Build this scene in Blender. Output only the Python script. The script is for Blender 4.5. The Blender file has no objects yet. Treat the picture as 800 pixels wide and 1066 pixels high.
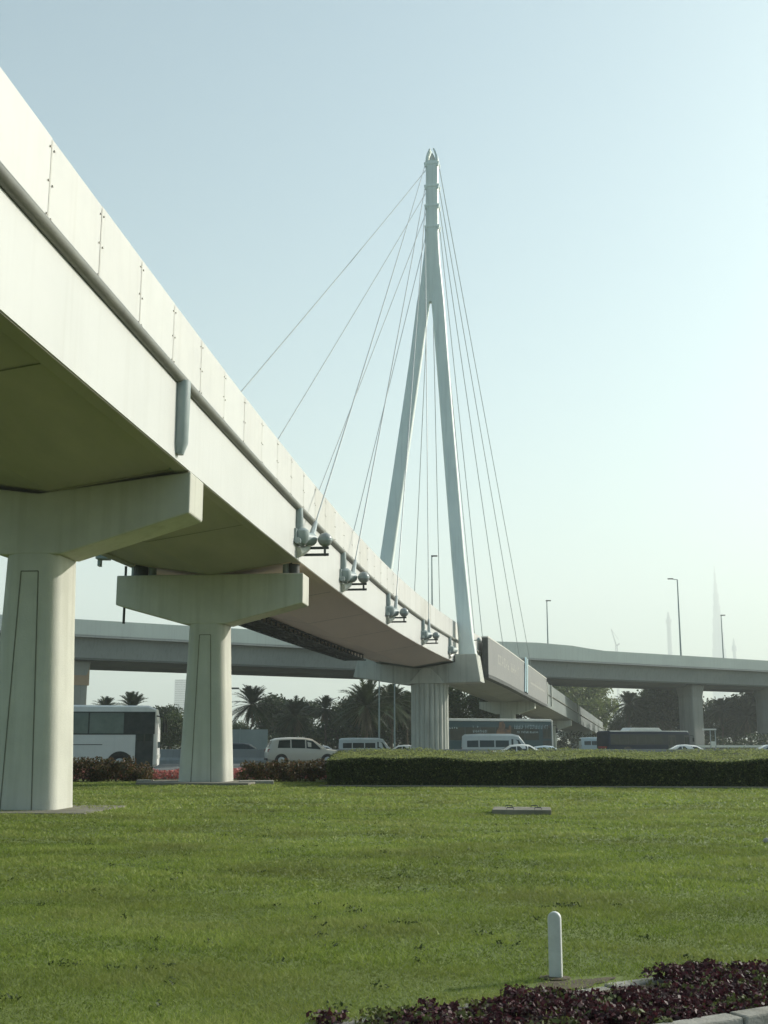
import bpy, math, random
import numpy as np
from mathutils import Vector, Matrix
R = math.radians
rng = np.random.default_rng(7)
random.seed(11)
SC = bpy.context.scene
COL = SC.collection

# ------------------------------------------------------------------ materials
def nt(name):
    m = bpy.data.materials.new(name); m.use_nodes = True
    t = m.node_tree; t.nodes.clear()
    out = t.nodes.new('ShaderNodeOutputMaterial')
    return m, t, out
def N(t, kind, **kw):
    n = t.nodes.new(kind)
    for k, v in kw.items():
        if k.startswith('i_'):
            n.inputs[k[2:].replace('_', ' ')].default_value = v
        else: setattr(n, k, v)
    return n
def c4(c): return (c[0], c[1], c[2], 1)
def surf(name, a, b=None, scale=1.0, rough=.6, metal=0, bump=.0, bscale=40, streak=0, spec=.4, stretch=(1,1,1), coat=0, dirt=None):
    """mottled surface: two base colours mixed by noise, optional vertical weather streaks and fine bump"""
    m, t, out = nt(name); L = t.links.new
    p = N(t, 'ShaderNodeBsdfPrincipled'); p.inputs['Roughness'].default_value = rough
    p.inputs['Metallic'].default_value = metal; p.inputs['Specular IOR Level'].default_value = spec
    p.inputs['Coat Weight'].default_value = coat
    L(p.outputs[0], out.inputs[0])
    tc = N(t, 'ShaderNodeTexCoord'); mp = N(t, 'ShaderNodeMapping'); mp.inputs['Scale'].default_value = stretch
    L(tc.outputs['Object'], mp.inputs[0])
    if b is None: b = tuple(x * .9 for x in a)
    n1 = N(t, 'ShaderNodeTexNoise'); n1.inputs['Scale'].default_value = scale; n1.inputs['Detail'].default_value = 8; n1.inputs['Roughness'].default_value = .62
    L(mp.outputs[0], n1.inputs['Vector'])
    r1 = N(t, 'ShaderNodeMapRange'); r1.inputs['From Min'].default_value = .35; r1.inputs['From Max'].default_value = .65
    L(n1.outputs[0], r1.inputs[0])
    mx = N(t, 'ShaderNodeMix', data_type='RGBA'); mx.inputs[6].default_value = c4(a); mx.inputs[7].default_value = c4(b)
    L(r1.outputs[0], mx.inputs[0]); col = mx.outputs[2]
    if streak:
        m2 = N(t, 'ShaderNodeMapping'); m2.inputs['Scale'].default_value = (2.6, 2.6, .12); L(tc.outputs['Object'], m2.inputs[0])
        n2 = N(t, 'ShaderNodeTexNoise'); n2.inputs['Scale'].default_value = 1.6; n2.inputs['Detail'].default_value = 6; L(m2.outputs[0], n2.inputs['Vector'])
        r2 = N(t, 'ShaderNodeMapRange'); r2.inputs['From Min'].default_value = .5; r2.inputs['From Max'].default_value = .75; r2.inputs['To Max'].default_value = streak
        L(n2.outputs[0], r2.inputs[0])
        x2 = N(t, 'ShaderNodeMix', data_type='RGBA'); x2.inputs[7].default_value = c4(dirt or tuple(x * .45 for x in a))
        L(r2.outputs[0], x2.inputs[0]); L(col, x2.inputs[6]); col = x2.outputs[2]
    L(col, p.inputs['Base Color'])
    if bump:
        n3 = N(t, 'ShaderNodeTexNoise'); n3.inputs['Scale'].default_value = bscale; n3.inputs['Detail'].default_value = 5; L(tc.outputs['Object'], n3.inputs['Vector'])
        bp = N(t, 'ShaderNodeBump'); bp.inputs['Strength'].default_value = bump; bp.inputs['Distance'].default_value = .02
        L(n3.outputs[0], bp.inputs['Height']); L(bp.outputs[0], p.inputs['Normal'])
    return m
def leafy(name, cols, trans=.35, rough=.55, patch=0, patch_col=(.1,.1,.04), patch_scale=.25):
    """foliage: colour per leaf from the mesh attribute 'tint', part of the light passes through"""
    m, t, out = nt(name); L = t.links.new
    at = N(t, 'ShaderNodeAttribute', attribute_name='tint')
    rp = N(t, 'ShaderNodeValToRGB'); e = rp.color_ramp.elements
    for i, c in enumerate(cols):
        el = e[i] if i < 2 else e.new(1)
        el.color = c4(c)
    for i in range(len(cols)): e[i].position = i / (len(cols) - 1)
    for i, c in enumerate(cols): e[i].color = c4(c)
    L(at.outputs['Fac'], rp.inputs[0]); col = rp.outputs[0]
    if patch:
        tc = N(t, 'ShaderNodeTexCoord'); n1 = N(t, 'ShaderNodeTexNoise'); n1.inputs['Scale'].default_value = patch_scale; n1.inputs['Detail'].default_value = 6
        L(tc.outputs['Object'], n1.inputs['Vector'])
        r1 = N(t, 'ShaderNodeMapRange'); r1.inputs['From Min'].default_value = .42; r1.inputs['From Max'].default_value = .68; r1.inputs['To Max'].default_value = patch
        L(n1.outputs[0], r1.inputs[0])
        x = N(t, 'ShaderNodeMix', data_type='RGBA'); x.inputs[7].default_value = c4(patch_col)
        L(r1.outputs[0], x.inputs[0]); L(col, x.inputs[6]); col = x.outputs[2]
    p = N(t, 'ShaderNodeBsdfPrincipled'); p.inputs['Roughness'].default_value = rough; p.inputs['Specular IOR Level'].default_value = .25
    tr = N(t, 'ShaderNodeBsdfTranslucent'); mx = N(t, 'ShaderNodeMixShader'); mx.inputs[0].default_value = trans
    L(col, p.inputs['Base Color']); L(col, tr.inputs[0]); L(p.outputs[0], mx.inputs[1]); L(tr.outputs[0], mx.inputs[2]); L(mx.outputs[0], out.inputs[0])
    return m

M = {}
M['white'] = surf('white_paint', (.575,.57,.545), (.545,.54,.515), .5, .45, streak=.2, dirt=(.42,.405,.36))
M['parapet'] = surf('parapet_paint', (.575,.565,.53), (.54,.53,.50), .8, .5, streak=.22, dirt=(.42,.40,.34))
M['parapet_worn'] = surf('parapet_paint_worn', (.545,.53,.485), (.51,.50,.46), .8, .55, streak=.3, dirt=(.40,.375,.31))
M['parapet_fresh'] = surf('parapet_paint_fresh', (.60,.59,.555), (.565,.555,.525), .8, .45, streak=.15, dirt=(.44,.42,.36))
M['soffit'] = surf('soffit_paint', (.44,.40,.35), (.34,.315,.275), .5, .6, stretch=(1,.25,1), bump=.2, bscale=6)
M['soffit_bounce'] = surf('bounce_lit_soffit', (.74,.61,.49), (.66,.545,.44), .35, .6, stretch=(1,.25,1), bump=.15, bscale=6)  # same soffit, with warm light bounced off the ground put into the colour
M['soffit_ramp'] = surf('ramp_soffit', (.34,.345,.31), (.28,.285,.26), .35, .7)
M['ramp_shaded'] = surf('shaded_ramp_side', (.20,.225,.215), (.17,.195,.185), .3, .6, streak=.3)  # grey-blue ramp sides; the shade on them is put into the darker colour
M['pipe'] = surf('pipe_paint', (.165,.165,.135), (.13,.13,.11), 1.2, .45, streak=.3)
M['steel'] = surf('grey_blue_steel', (.30,.35,.35), (.25,.30,.30), 1.0, .42, streak=.2)
M['pylon'] = surf('pylon_paint', (.78,.84,.79), (.72,.78,.735), .35, .42, streak=.22)
M['bright'] = surf('bare_white_metal', (.72,.70,.62), (.62,.6,.54), 6, .35)
M['cable'] = surf('cable_sheath', (.36,.40,.40), (.30,.34,.34), 2, .4)
M['concrete'] = surf('pier_concrete', (.55,.54,.47), (.455,.45,.39), .55, .8, bump=.3, bscale=25, streak=.42, dirt=(.33,.32,.25))
M['concrete2'] = surf('weathered_concrete', (.48,.49,.43), (.40,.41,.36), .5, .85, bump=.25, bscale=20, streak=.5, dirt=(.17,.165,.14))
M['plinth'] = surf('plinth_concrete', (.21,.195,.155), (.14,.13,.10), 1.5, .9, bump=.4, bscale=30)
M['groove'] = surf('groove_filler', (.14,.135,.105), (.19,.18,.145), 5, .9)
M['joint'] = surf('joint_grey', (.53,.52,.475), (.48,.47,.43), 5, .7)
M['bolt'] = surf('bolt_rust', (.46,.43,.38), (.34,.31,.27), 20, .6)
M['rubber'] = surf('black_rubber', (.03,.03,.03), (.05,.05,.045), 8, .7)
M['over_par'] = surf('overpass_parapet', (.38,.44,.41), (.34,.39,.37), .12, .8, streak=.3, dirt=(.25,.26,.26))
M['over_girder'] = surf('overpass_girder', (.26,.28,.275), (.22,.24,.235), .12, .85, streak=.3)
M['over_soffit'] = surf('overpass_soffit', (.12,.13,.125), (.10,.11,.105), .12, .9)  # undersides in shadow: the shade is put into this darker tone
M['over_pier'] = surf('overpass_pier', (.25,.255,.235), (.21,.215,.20), .2, .85, streak=.4)
M['tan'] = surf('tan_band', (.34,.25,.17), (.29,.21,.14), .5, .85)
M['dark'] = surf('dark_metal', (.035,.04,.04), (.06,.065,.06), 3, .6)
M['lattice'] = surf('dark_netting', (.045,.05,.05), (.10,.11,.11), 1.2, .8)
M['sign_face'] = surf('sign_face', (.235,.235,.225), (.205,.206,.198), .25, .6, streak=.15)
M['sign_ink'] = surf('sign_lettering', (.33,.32,.29), (.30,.29,.265), 2, .6)
M['cyan'] = surf('pale_cyan_bar', (.55,.72,.75), (.48,.66,.70), 2, .5)
M['teal'] = surf('dark_teal_bar', (.05,.10,.12), (.04,.08,.1), 2, .5)
M['bollard'] = surf('bollard_paint', (.62,.63,.60), (.52,.53,.50), 9, .5, streak=.25, bump=.1, bscale=60)
M['kerb'] = surf('kerb_concrete', (.33,.315,.28), (.20,.19,.16), 6, .9, bump=.5, bscale=60)
M['paving'] = surf('paving', (.30,.29,.27), (.24,.235,.22), 7, .9, bump=.4, bscale=80)
M['asphalt'] = surf('asphalt', (.115,.112,.105), (.09,.088,.083), .3, .85, bump=.2, bscale=60)
M['line'] = surf('road_paint', (.62,.62,.58), (.5,.5,.47), 2, .7)
M['soil'] = surf('soil', (.07,.055,.035), (.11,.085,.055), 9, .95, bump=.6, bscale=50)
M['sandy'] = surf('sandy_ground', (.20,.19,.14), (.12,.13,.08), .05, .95)
M['barrier'] = surf('barrier_concrete', (.26,.27,.265), (.20,.21,.205), .4, .85, streak=.3)
M['hoarding'] = surf('hoarding_sheet', (.23,.27,.27), (.19,.23,.23), .4, .7)
M['tower'] = surf('far_tower', (.35,.36,.37), (.30,.31,.32), .02, .5)
M['trunk'] = surf('bark', (.13,.10,.07), (.08,.065,.045), 3, .95, bump=.6, bscale=12)
M['glass'] = surf('vehicle_glass', (.022,.03,.03), (.035,.045,.045), 1.5, .12, spec=.35)
M['bus_glass'] = surf('bus_tinted_glass', (.15,.19,.175), (.10,.13,.12), 1.2, .1, spec=.5)
M['tyre'] = surf('tyre', (.02,.02,.02), (.03,.03,.03), 8, .85)
M['rim'] = surf('rim', (.42,.43,.43), (.35,.36,.36), 5, .35, metal=.6)
M['v_white'] = surf('vehicle_white', (.66,.66,.62), (.60,.60,.56), .8, .28, coat=.3, streak=.12)
M['v_van'] = surf('van_silver_white', (.46,.49,.48), (.41,.44,.43), .8, .3, coat=.3, streak=.15)
M['v_cream'] = surf('vehicle_pearl', (.50,.475,.41), (.46,.435,.375), .8, .3, coat=.4)
M['v_busgrey'] = surf('bus_off_white', (.68,.68,.65), (.62,.62,.59), .8, .38, streak=.15)
M['v_navy'] = surf('bus_navy', (.016,.024,.042), (.02,.03,.05), .8, .6, spec=.08)
M['v_teal'] = surf('coach_wrap', (.04,.078,.088), (.05,.09,.098), .5, .55, spec=.2)
M['v_dark'] = surf('vehicle_dark', (.022,.027,.03), (.03,.035,.04), 1, .45, spec=.25)
M['v_red'] = surf('vehicle_brick', (.26,.12,.10), (.22,.10,.08), 1, .35, coat=.3)
M['v_grey'] = surf('vehicle_grey', (.22,.25,.27), (.19,.22,.24), 1, .3, coat=.4)
M['v_blue'] = surf('vehicle_pale_blue', (.42,.50,.54), (.36,.44,.48), 1, .35, coat=.3)
M['orange'] = surf('ad_orange', (.24,.13,.075), (.09,.065,.055), 2.2, .5)
M['ad_text'] = surf('ad_lettering', (.34,.42,.44), (.28,.36,.38), 2, .5)
M['lamp_red'] = surf('tail_lamp', (.25,.02,.02), None, 2, .25)
M['lamp_clear'] = surf('head_lamp', (.7,.7,.66), None, 2, .15)
M['globe'] = surf('globe_glass', (.30,.32,.32), (.23,.25,.25), 3, .28)
M['leaf_dark'] = leafy('leaf_dark', [(.018,.030,.012), (.035,.055,.018), (.06,.085,.028)], .25)
M['leaf_mid'] = leafy('leaf_mid', [(.03,.05,.015), (.055,.085,.025), (.10,.13,.035)], .3)
M['leaf_lit'] = leafy('leaf_light', [(.06,.085,.022), (.13,.165,.045), (.22,.25,.08)], .35)
M['frond'] = leafy('palm_frond', [(.025,.04,.016), (.045,.065,.025), (.075,.095,.04)], .2)
M['deadfrond'] = leafy('dead_frond', [(.11,.085,.05), (.17,.13,.08)], .15)
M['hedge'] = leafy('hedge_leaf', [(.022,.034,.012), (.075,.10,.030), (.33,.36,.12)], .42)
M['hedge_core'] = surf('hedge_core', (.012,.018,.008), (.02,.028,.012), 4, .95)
M['croton'] = leafy('croton_leaf', [(.028,.034,.013), (.075,.07,.025), (.11,.05,.03), (.17,.125,.045), (.04,.05,.018)], .3)
M['pink'] = leafy('pink_flower', [(.10,.10,.04), (.45,.13,.13), (.55,.20,.18), (.40,.11,.12)], .3)
M['purple'] = leafy('purple_leaf', [(.018,.008,.010), (.045,.014,.020), (.095,.028,.036), (.05,.022,.02), (.10,.125,.035)], .25)
M['blade'] = leafy('grass_blade', [(.10,.14,.022), (.19,.255,.040), (.27,.335,.065), (.33,.36,.11)], .42, patch=.75, patch_col=(.16,.175,.045), patch_scale=.45)
M['weed'] = leafy('weed_blade', [(.035,.052,.013), (.06,.085,.022)], .3)

# ------------------------------------------------------------------ mesh helpers
ORG = {}
class MB:
    def __init__(s): s.v = []; s.f = []; s.m = []
    def add(s, vs, fs, m=0):
        o = len(s.v); s.v += [tuple(p) for p in vs]
        for f in fs: s.f.append(tuple(i + o for i in f)); s.m.append(m)
    def box(s, c, d, rz=0, m=0, rx=0, ry=0):
        mt = Matrix.Rotation(rz, 3, 'Z') @ Matrix.Rotation(ry, 3, 'Y') @ Matrix.Rotation(rx, 3, 'X')
        vs = [Vector(c) + mt @ Vector((x*d[0]/2, y*d[1]/2, z*d[2]/2)) for z in (-1,1) for y in (-1,1) for x in (-1,1)]
        s.add(vs, [(0,2,3,1),(4,5,7,6),(0,1,5,4),(2,6,7,3),(0,4,6,2),(1,3,7,5)], m)
    def prism(s, poly, ext, m=0):
        n = len(poly); e = Vector(ext)
        a = [Vector(p) for p in poly]; vs = a + [p + e for p in a]
        s.add(vs, [tuple(range(n-1,-1,-1)), tuple(range(n,2*n))] + [(i,(i+1)%n,(i+1)%n+n,i+n) for i in range(n)], m)
    def rings(s, rings, closed=True, cap=True, m=0):
        n = len(rings[0]); vs = [p for r in rings for p in r]; fs = []
        for k in range(len(rings)-1):
            for i in range(n if closed else n-1):
                j = (i+1) % n
                fs.append((k*n+i, k*n+j, (k+1)*n+j, (k+1)*n+i))
        if cap:
            fs.append(tuple(range(n-1,-1,-1))); fs.append(tuple((len(rings)-1)*n+i for i in range(n)))
        s.add(vs, fs, m)
    def tube(s, path, r, n=8, m=0, cap=True):
        P = [Vector(p) for p in path]; rr = r if isinstance(r, (list,tuple)) else [r]*len(P); out = []
        for i, p in enumerate(P):
            d = (P[min(i+1,len(P)-1)] - P[max(i-1,0)]).normalized()
            a = d.cross(Vector((0,0,1)) if abs(d.z) < .95 else Vector((1,0,0))).normalized(); b = a.cross(d)
            out.append([p + rr[i]*(a*math.cos(t)+b*math.sin(t)) for t in [2*math.pi*k/n for k in range(n)]])
        s.rings(out, cap=cap, m=m)
    def sphere(s, c, r, n=14, k=9, m=0, sq=(1,1,1)):
        rs = []
        for i in range(k+1):
            th = math.pi*(i+.02)/(k+.04); rs.append([(c[0]+sq[0]*r*math.sin(th)*math.cos(2*math.pi*j/n), c[1]+sq[1]*r*math.sin(th)*math.sin(2*math.pi*j/n), c[2]-sq[2]*r*math.cos(th)) for j in range(n)])
        s.rings(rs, m=m)
    def build(s, name, mat, parent=None, smooth=None, bevel=0, seg=2):
        me = bpy.data.meshes.new(name)
        o0 = ORG.get(parent.name, Vector((0,0,0))) if parent else Vector((0,0,0))
        me.from_pydata([tuple(Vector(p)-o0) for p in s.v], [], s.f)
        for x in (mat if isinstance(mat, (list,tuple)) else [mat]): me.materials.append(M[x])
        me.polygons.foreach_set('material_index', s.m)
        fix = __import__('bmesh').new(); fix.from_mesh(me); __import__('bmesh').ops.recalc_face_normals(fix, faces=fix.faces); fix.to_mesh(me); fix.free()
        if smooth is not None:
            me.polygons.foreach_set('use_smooth', [True]*len(me.polygons)); me.set_sharp_from_angle(angle=R(smooth))
        o = bpy.data.objects.new(name, me); COL.objects.link(o)
        if parent: o.parent = parent; ORG[o.name] = o0
        if bevel:
            b = o.modifiers.new('bevel', 'BEVEL'); b.width = bevel; b.segments = seg; b.limit_method = 'ANGLE'; b.angle_limit = R(35)
        return o
def tag(o, label=None, cat=None, group=None, kind=None):
    if label: o['label'] = label
    if cat: o['category'] = cat
    if group: o['group'] = group
    if kind: o['kind'] = kind
    return o
def empty(name, loc=(0,0,0), rz=0, world=True, **kw):
    o = bpy.data.objects.new(name, None); COL.objects.link(o); o.location = loc; o.rotation_euler = (0,0,rz); o.empty_display_size = .3
    ORG[o.name] = Vector(loc) if world else Vector((0,0,0))
    tag(o, **kw); return o
def copy_tree(o, loc, rz=0, scale=None, **kw):
    def cp(a, par):
        c = a.copy(); COL.objects.link(c); c.parent = par
        for ch in list(a.children): cp(ch, c)
        return c
    r = cp(o, None); r.location = loc; r.rotation_euler = (0,0,rz)
    if scale: r.scale = (scale,)*3
    tag(r, **kw); return r
def quads(name, P, mat, tint, parent=None, mi=None):
    """P: (n,k,3) corner array -> one mesh of n separate k-gons with a per-leaf tint"""
    n, k, _ = P.shape
    me = bpy.data.meshes.new(name)
    o0 = ORG.get(parent.name, Vector((0,0,0))) if parent else Vector((0,0,0))
    V = (P.reshape(-1,3) - np.array(o0)).astype(np.float32)
    me.vertices.add(n*k); me.vertices.foreach_set('co', V.ravel())
    me.loops.add(n*k); me.loops.foreach_set('vertex_index', np.arange(n*k, dtype=np.int32))
    me.polygons.add(n); me.polygons.foreach_set('loop_start', np.arange(0, n*k, k, dtype=np.int32))
    at = me.attributes.new('tint', 'FLOAT', 'POINT'); at.data.foreach_set('value', np.repeat(tint, k).astype(np.float32))
    for x in (mat if isinstance(mat, (list,tuple)) else [mat]): me.materials.append(M[x])
    if mi is not None: me.polygons.foreach_set('material_index', mi.astype(np.int32))
    me.update(calc_edges=True); me.validate()
    o = bpy.data.objects.new(name, me); COL.objects.link(o)
    if parent: o.parent = parent; ORG[o.name] = o0
    return o
def unit(a): return a / np.maximum(np.linalg.norm(a, axis=-1, keepdims=True), 1e-9)
def leaves(C, size, nbias=None, bias=.0, aspect=.55, rg=rng):
    """leaf-shaped four-corner blades at centres C with random directions"""
    n = len(C); d = unit(rg.normal(size=(n,3))); q = rg.normal(size=(n,3))
    nrm = unit(rg.normal(size=(n,3)) + (0 if nbias is None else bias*nbias))
    d = unit(d - nrm*np.sum(d*nrm, axis=1, keepdims=True)); s = np.cross(nrm, d)
    L = (np.asarray(size)*np.ones(n))[:,None]*rg.uniform(.7,1.3,(n,1)); W = L*aspect
    return np.stack([C - d*L*.5, C + s*W*.5 - d*L*.02, C + d*L*.5, C - s*W*.5 - d*L*.02], 1)

# ------------------------------------------------------------------ levels of the site
def gz(y):                      # ground level falls from the lawn to the far lanes
    return float(np.interp(y, [47.9, 48.0, 80, 102, 400], [0, -.12, -.12, -.5, -.5]))

def sheet(name, x0, x1, ys, zoff, mat, sub=1):
    b = MB()
    for a, c in zip(ys[:-1], ys[1:]):
        b.add([(x0,a,gz(a)+zoff),(x1,a,gz(a)+zoff),(x1,c,gz(c)+zoff),(x0,c,gz(c)+zoff)], [(0,1,2,3)])
    return tag(b.build(name, mat), kind='structure')
b = MB(); ys = [-300, 47.95, 48.05, 80, 102, 400, 1500, 7000]
for a, c in zip(ys[:-1], ys[1:]):
    za, zc = gz(a)-.06, gz(c)-.06
    b.add([(-6000,a,za),(6000,a,za),(6000,c,zc),(-6000,c,zc)], [(0,1,2,3)])
tag(b.build('ground', 'sandy'), kind='structure')
sheet('road', -180, 180, [49.6, 80, 102, 122], .02, 'asphalt')
b = MB()
for y in (56.5, 60.2, 63.9, 67.6, 71.3, 92.5, 96.2, 99.9, 103.6, 107.3):
    for x in range(-60, 62, 9): b.add([(x,y-.07,gz(y)+.024),(x+3,y-.07,gz(y)+.024),(x+3,y+.07,gz(y)+.026),(x,y+.07,gz(y)+.026)], [(0,1,2,3)])
tag(b.build('lane_markings', 'line'), kind='structure')
b = MB(); b.box((0,49.4,-.06), (360,.3,.3)); tag(b.build('road_kerb', 'kerb', bevel=.03), kind='structure')

# ------------------------------------------------------------------ lawn
def bed_line(off, s):            # the edging of the purple bed, off metres in front of its back kerb
    d = Vector((.8746, .4848, 0)); n = Vector((.4848, -.8746, 0)); return Vector((1.13, 8.03, 0)) + d*s + n*off
# lawn polygon: everything behind the back kerb of the bed and everything left of the bed's end
b = MB(); A0, A1 = bed_line(0, -14), bed_line(0, 30)
b.add([(A0.x,A0.y,0),(A1.x,A1.y,0),(60,A1.y+8,0),(60,47.9,0),(-60,47.9,0),(-60,A0.y,0)], [(0,1,2,3,4,5)])
lawn_m = surf('lawn_ground', (.14,.175,.038), (.10,.135,.030), .6, .95, bump=.6, bscale=30)
M['lawn'] = lawn_m
tag(b.build('lawn', 'lawn'), kind='structure')

def blades():
    out = []; tn = []
    bands = [(5.2, 9, 5200, .024, .0034), (9, 13, 3000, .026, .005), (13, 19, 1150, .030, .009), (19, 28, 420, .034, .015), (28, 44.5, 130, .042, .028)]
    for y0, y1, dens, h, w in bands:
        x1 = .345*y1 + 3.6; x0 = -x1
        n = int(dens*(x1-x0)*(y1-y0)); X = rng.uniform(x0, x1, n); Y = rng.uniform(y0, y1, n)
        k = (np.abs(X) < .345*Y + 3.4)
        # keep off the bed
        dist = (X-1.13)*.4848 - (Y-8.03)*.8746
        along = (X-1.13)*.8746 + (Y-8.03)*.4848; over = (dist < .125) & ((along < -1.0) | ((along > -1.0) & (along < -.15)) | (rng.random(n) < .10))
        k &= (dist < -.03) | over
        sd_ = ((X-1.30)*.8746+(Y-8.36)*.4848)/.46; sq_ = (-(X-1.30)*.4848+(Y-8.36)*.8746)/.19
        k &= (sd_**2+sq_**2 > .8+.5*rng.random(n)) | (rng.random(n) < .14)
        X, Y = X[k], Y[k]; n = len(X)
        cl = (np.sin(X*1.9+np.sin(Y*1.3)*2)*np.cos(Y*2.3+X*.7)+np.sin(X*5.1+Y*.6)*np.sin(Y*6.7-X)*.6)
        hh = h*np.clip(1+.48*cl + rng.normal(0,.25,n), .35, 2.2)
        a = rng.uniform(0, 2*np.pi, n); lean = rng.normal(0,.95,(n,2))
        base = np.stack([X, Y, np.where((X-1.13)*.4848-(Y-8.03)*.8746 > 0, .033, 0.)],1); side = np.stack([np.cos(a), np.sin(a), np.zeros(n)],1)*w*rng.uniform(.6,1.3,(n,1))
        tip = base + np.stack([lean[:,0]*hh, lean[:,1]*hh, hh],1)
        out.append(np.stack([base-side, base+side, tip],1))
        tn.append(np.clip(.44+(.22 if y0>27 else .10 if y0>18 else 0)+.24*cl + .16*np.sin(Y*2.9+1.2*np.sin(X*.8)+.4*X)*np.sin(X*.35+Y*.5) + .17*np.sin(X*.55+2*np.sin(Y*.31))*np.cos(Y*.83) + rng.normal(0,.2,n), 0, 1))  # backlight on the far bands and undulation shading put into tint, besides mowing variation
    return np.concatenate(out), np.concatenate(tn)
P, t_ = blades()
tag(quads('grass', P, 'blade', t_), 'short mown green lawn grass with yellowish patches', 'grass', kind='stuff')
# darker weed tufts dotted over the lawn
W = []
for _ in range(150):
    y = 7.5 + 20*rng.random()**1.3; x = rng.uniform(-.34*y-.5, .34*y+.5)
    if (x-1.13)*.4848 - (y-8.03)*.8746 > -.15: continue
    if rng.random() < .6 : x = np.clip(rng.normal(-.9, 1.6), -.34*y, .34*y); 
    if (x-1.13)*.4848 - (y-8.03)*.8746 > -.15: continue
    r = rng.uniform(.015,.045)*(1 + (rng.random() < .06)*1.2); k = int(8 + 700*r*r*8)
    c = np.array([x,y,.018]) + rng.normal(size=(k,3))*np.array([r,r*.8,.010]); c[:,2] = np.abs(c[:,2])+.008
    W.append(c)
W = np.concatenate(W)
tag(quads('lawn_weeds', leaves(W, .03, np.array([0,0,1.]), 1.2), 'weed', rng.random(len(W))), 'dark low weed tufts scattered through the mown lawn', 'weeds', kind='stuff')

# ------------------------------------------------------------------ purple bed, its kerbs and the paving before it
b = MB()
def strip(o0, o1, s0, s1, z0, z1, mb, gap=.006, step=.6, jit=.0):
    s = s0
    while s < s1:
        e = min(s+step, s1) - gap; dz = rng.normal(0, .006)*jit; sh = rng.normal(0,.012)*jit
        q = [bed_line(o0+sh, s), bed_line(o0+sh, e), bed_line(o1+sh, e), bed_line(o1+sh, s)]
        mb.prism([(p.x,p.y,z0) for p in q], (0,0,z1-z0+dz)); s += step
strip(.0, .12, -14, 30, -.12, .032, b, jit=1)
strip(1.12, 1.26, -14, 30, -.12, .06, b, jit=1)
tag(b.build('bed_kerb', 'kerb', bevel=.012), kind='structure')
b = MB(); q = [bed_line(.12,-14), bed_line(.12,30), bed_line(1.12,30), bed_line(1.12,-14)]
b.add([(p.x,p.y,.02) for p in q], [(0,1,2,3)]); tag(b.build('bed_soil', 'soil'), kind='structure')
b = MB(); strip(1.265, 5.2, -14, 30, -.1, .012, b, gap=.004, step=.8); tag(b.build('pavement', 'paving'), kind='structure')
C = []; T = []; NB = []
for _ in range(2600):
    s = rng.uniform(-3.2, 9); o = rng.uniform(-.02, 1.09)
    if (-.1 < s < .75 or s < -1.75) and o < .42: continue
    if o < .12 and (rng.random() < .35 or s > 1.2): continue
    if s < 1.2 and rng.random() < np.clip((1.2-s)*.22, 0, .8): continue
    p = bed_line(o, s); h = (rng.uniform(.08, .17) + .05*math.sin(s*2.1+o*3))*(.5 if s < .75 else .62); r = rng.uniform(.05,.10)
    k = int(rng.integers(40, 64)); th = rng.uniform(0,2*np.pi,k); f = rng.random(k)**.6
    c = np.stack([p.x + r*np.cos(th)*np.sqrt(rng.random(k)), p.y + r*np.sin(th)*np.sqrt(rng.random(k)), .02 + h*f],1)
    green = rng.random() < .13
    tt = np.clip(rng.normal(.95,.05,k) if green else rng.uniform(0,.78,k), 0, 1)
    tt = np.where(rng.random(k) < .05, 1.0, tt)
    C.append(c); T.append(tt); NB.append(np.stack([np.cos(th)*.4, np.sin(th)*.4, np.ones(k)],1))
C = np.concatenate(C)
tag(quads('purple_bedding', leaves(C, .036, np.concatenate(NB), .9, .62), 'purple', np.concatenate(T)), 'dark purple leafy bedding plants between two concrete kerbs', 'bedding plants', kind='stuff')

b = MB(); pr_ = []
for i in range(28):
    a = 2*math.pi*i/28; rr = 1 + .22*math.sin(a*3+1)+.12*math.sin(a*7); p = Vector((1.30,8.36,0)) + Vector((.8746,.4848,0))*(.30*rr*math.cos(a)) + Vector((-.4848,.8746,0))*(.12*rr*math.sin(a)); pr_.append((p.x,p.y,.006))
b.add(pr_, [tuple(range(28))]); tag(b.build('bare_soil', 'soil'), kind='structure')
# ------------------------------------------------------------------ bollard, drain slab, stones
r0 = empty('bollard', (1.19,8.55,0), label='short round-topped white bollard standing on the lawn', cat='bollard')
b = MB(); out_ = [(-.046,-.05),(.046,-.05)] + [(.046*math.cos(R(a)), .402+.046*math.sin(R(a))) for a in range(0,181,12)]
b.prism([(1.19+x*.93, 8.52-x*.36, z) for x, z in out_], (.018,.047,0)); b.build('post', 'bollard', r0, smooth=35, bevel=.010, seg=3)
b = MB(); b.rings([[(1.19+r_*math.cos(2*math.pi*i/24), 8.55+r_*.8*math.sin(2*math.pi*i/24), z) for i in range(24)] for r_, z in [(.12,-.02),(.11,.010),(.05,.016)]]); b.build('footing', 'soil', r0, smooth=30)
r0 = empty('drain_slab', (2.98,26.75,0), label='thick grey concrete drain cover slab lying on the lawn', cat='drain cover')
b = MB(); b.box((3.06,26.5,.035), (1.28,1.15,.15), rz=-.12); b.build('slab', 'plinth', r0, bevel=.015)
for dx, dy in ((-.3,-.4),(.3,-.45),(-.25,.35),(.32,.3)):
    b = MB(); b.tube([(3.06+dx-.08,26.5+dy,.10),(3.06+dx-.07,26.5+dy,.15),(3.06+dx+.07,26.5+dy,.15),(3.06+dx+.08,26.5+dy,.10)], .011, 6); b.build('lifting_loop', 'dark', r0)
def stone(name, c, d, rz, lab, mat='kerb'):
    b = MB(); b.box(c, d, rz=rz); return tag(b.build(name, mat, bevel=.03), lab, 'stone')
stone('paving_slab', (-4.62,43.0,.06), (1.25,.7,.13), .1, 'pale paving slab lying beside the base of the second pier')
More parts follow.
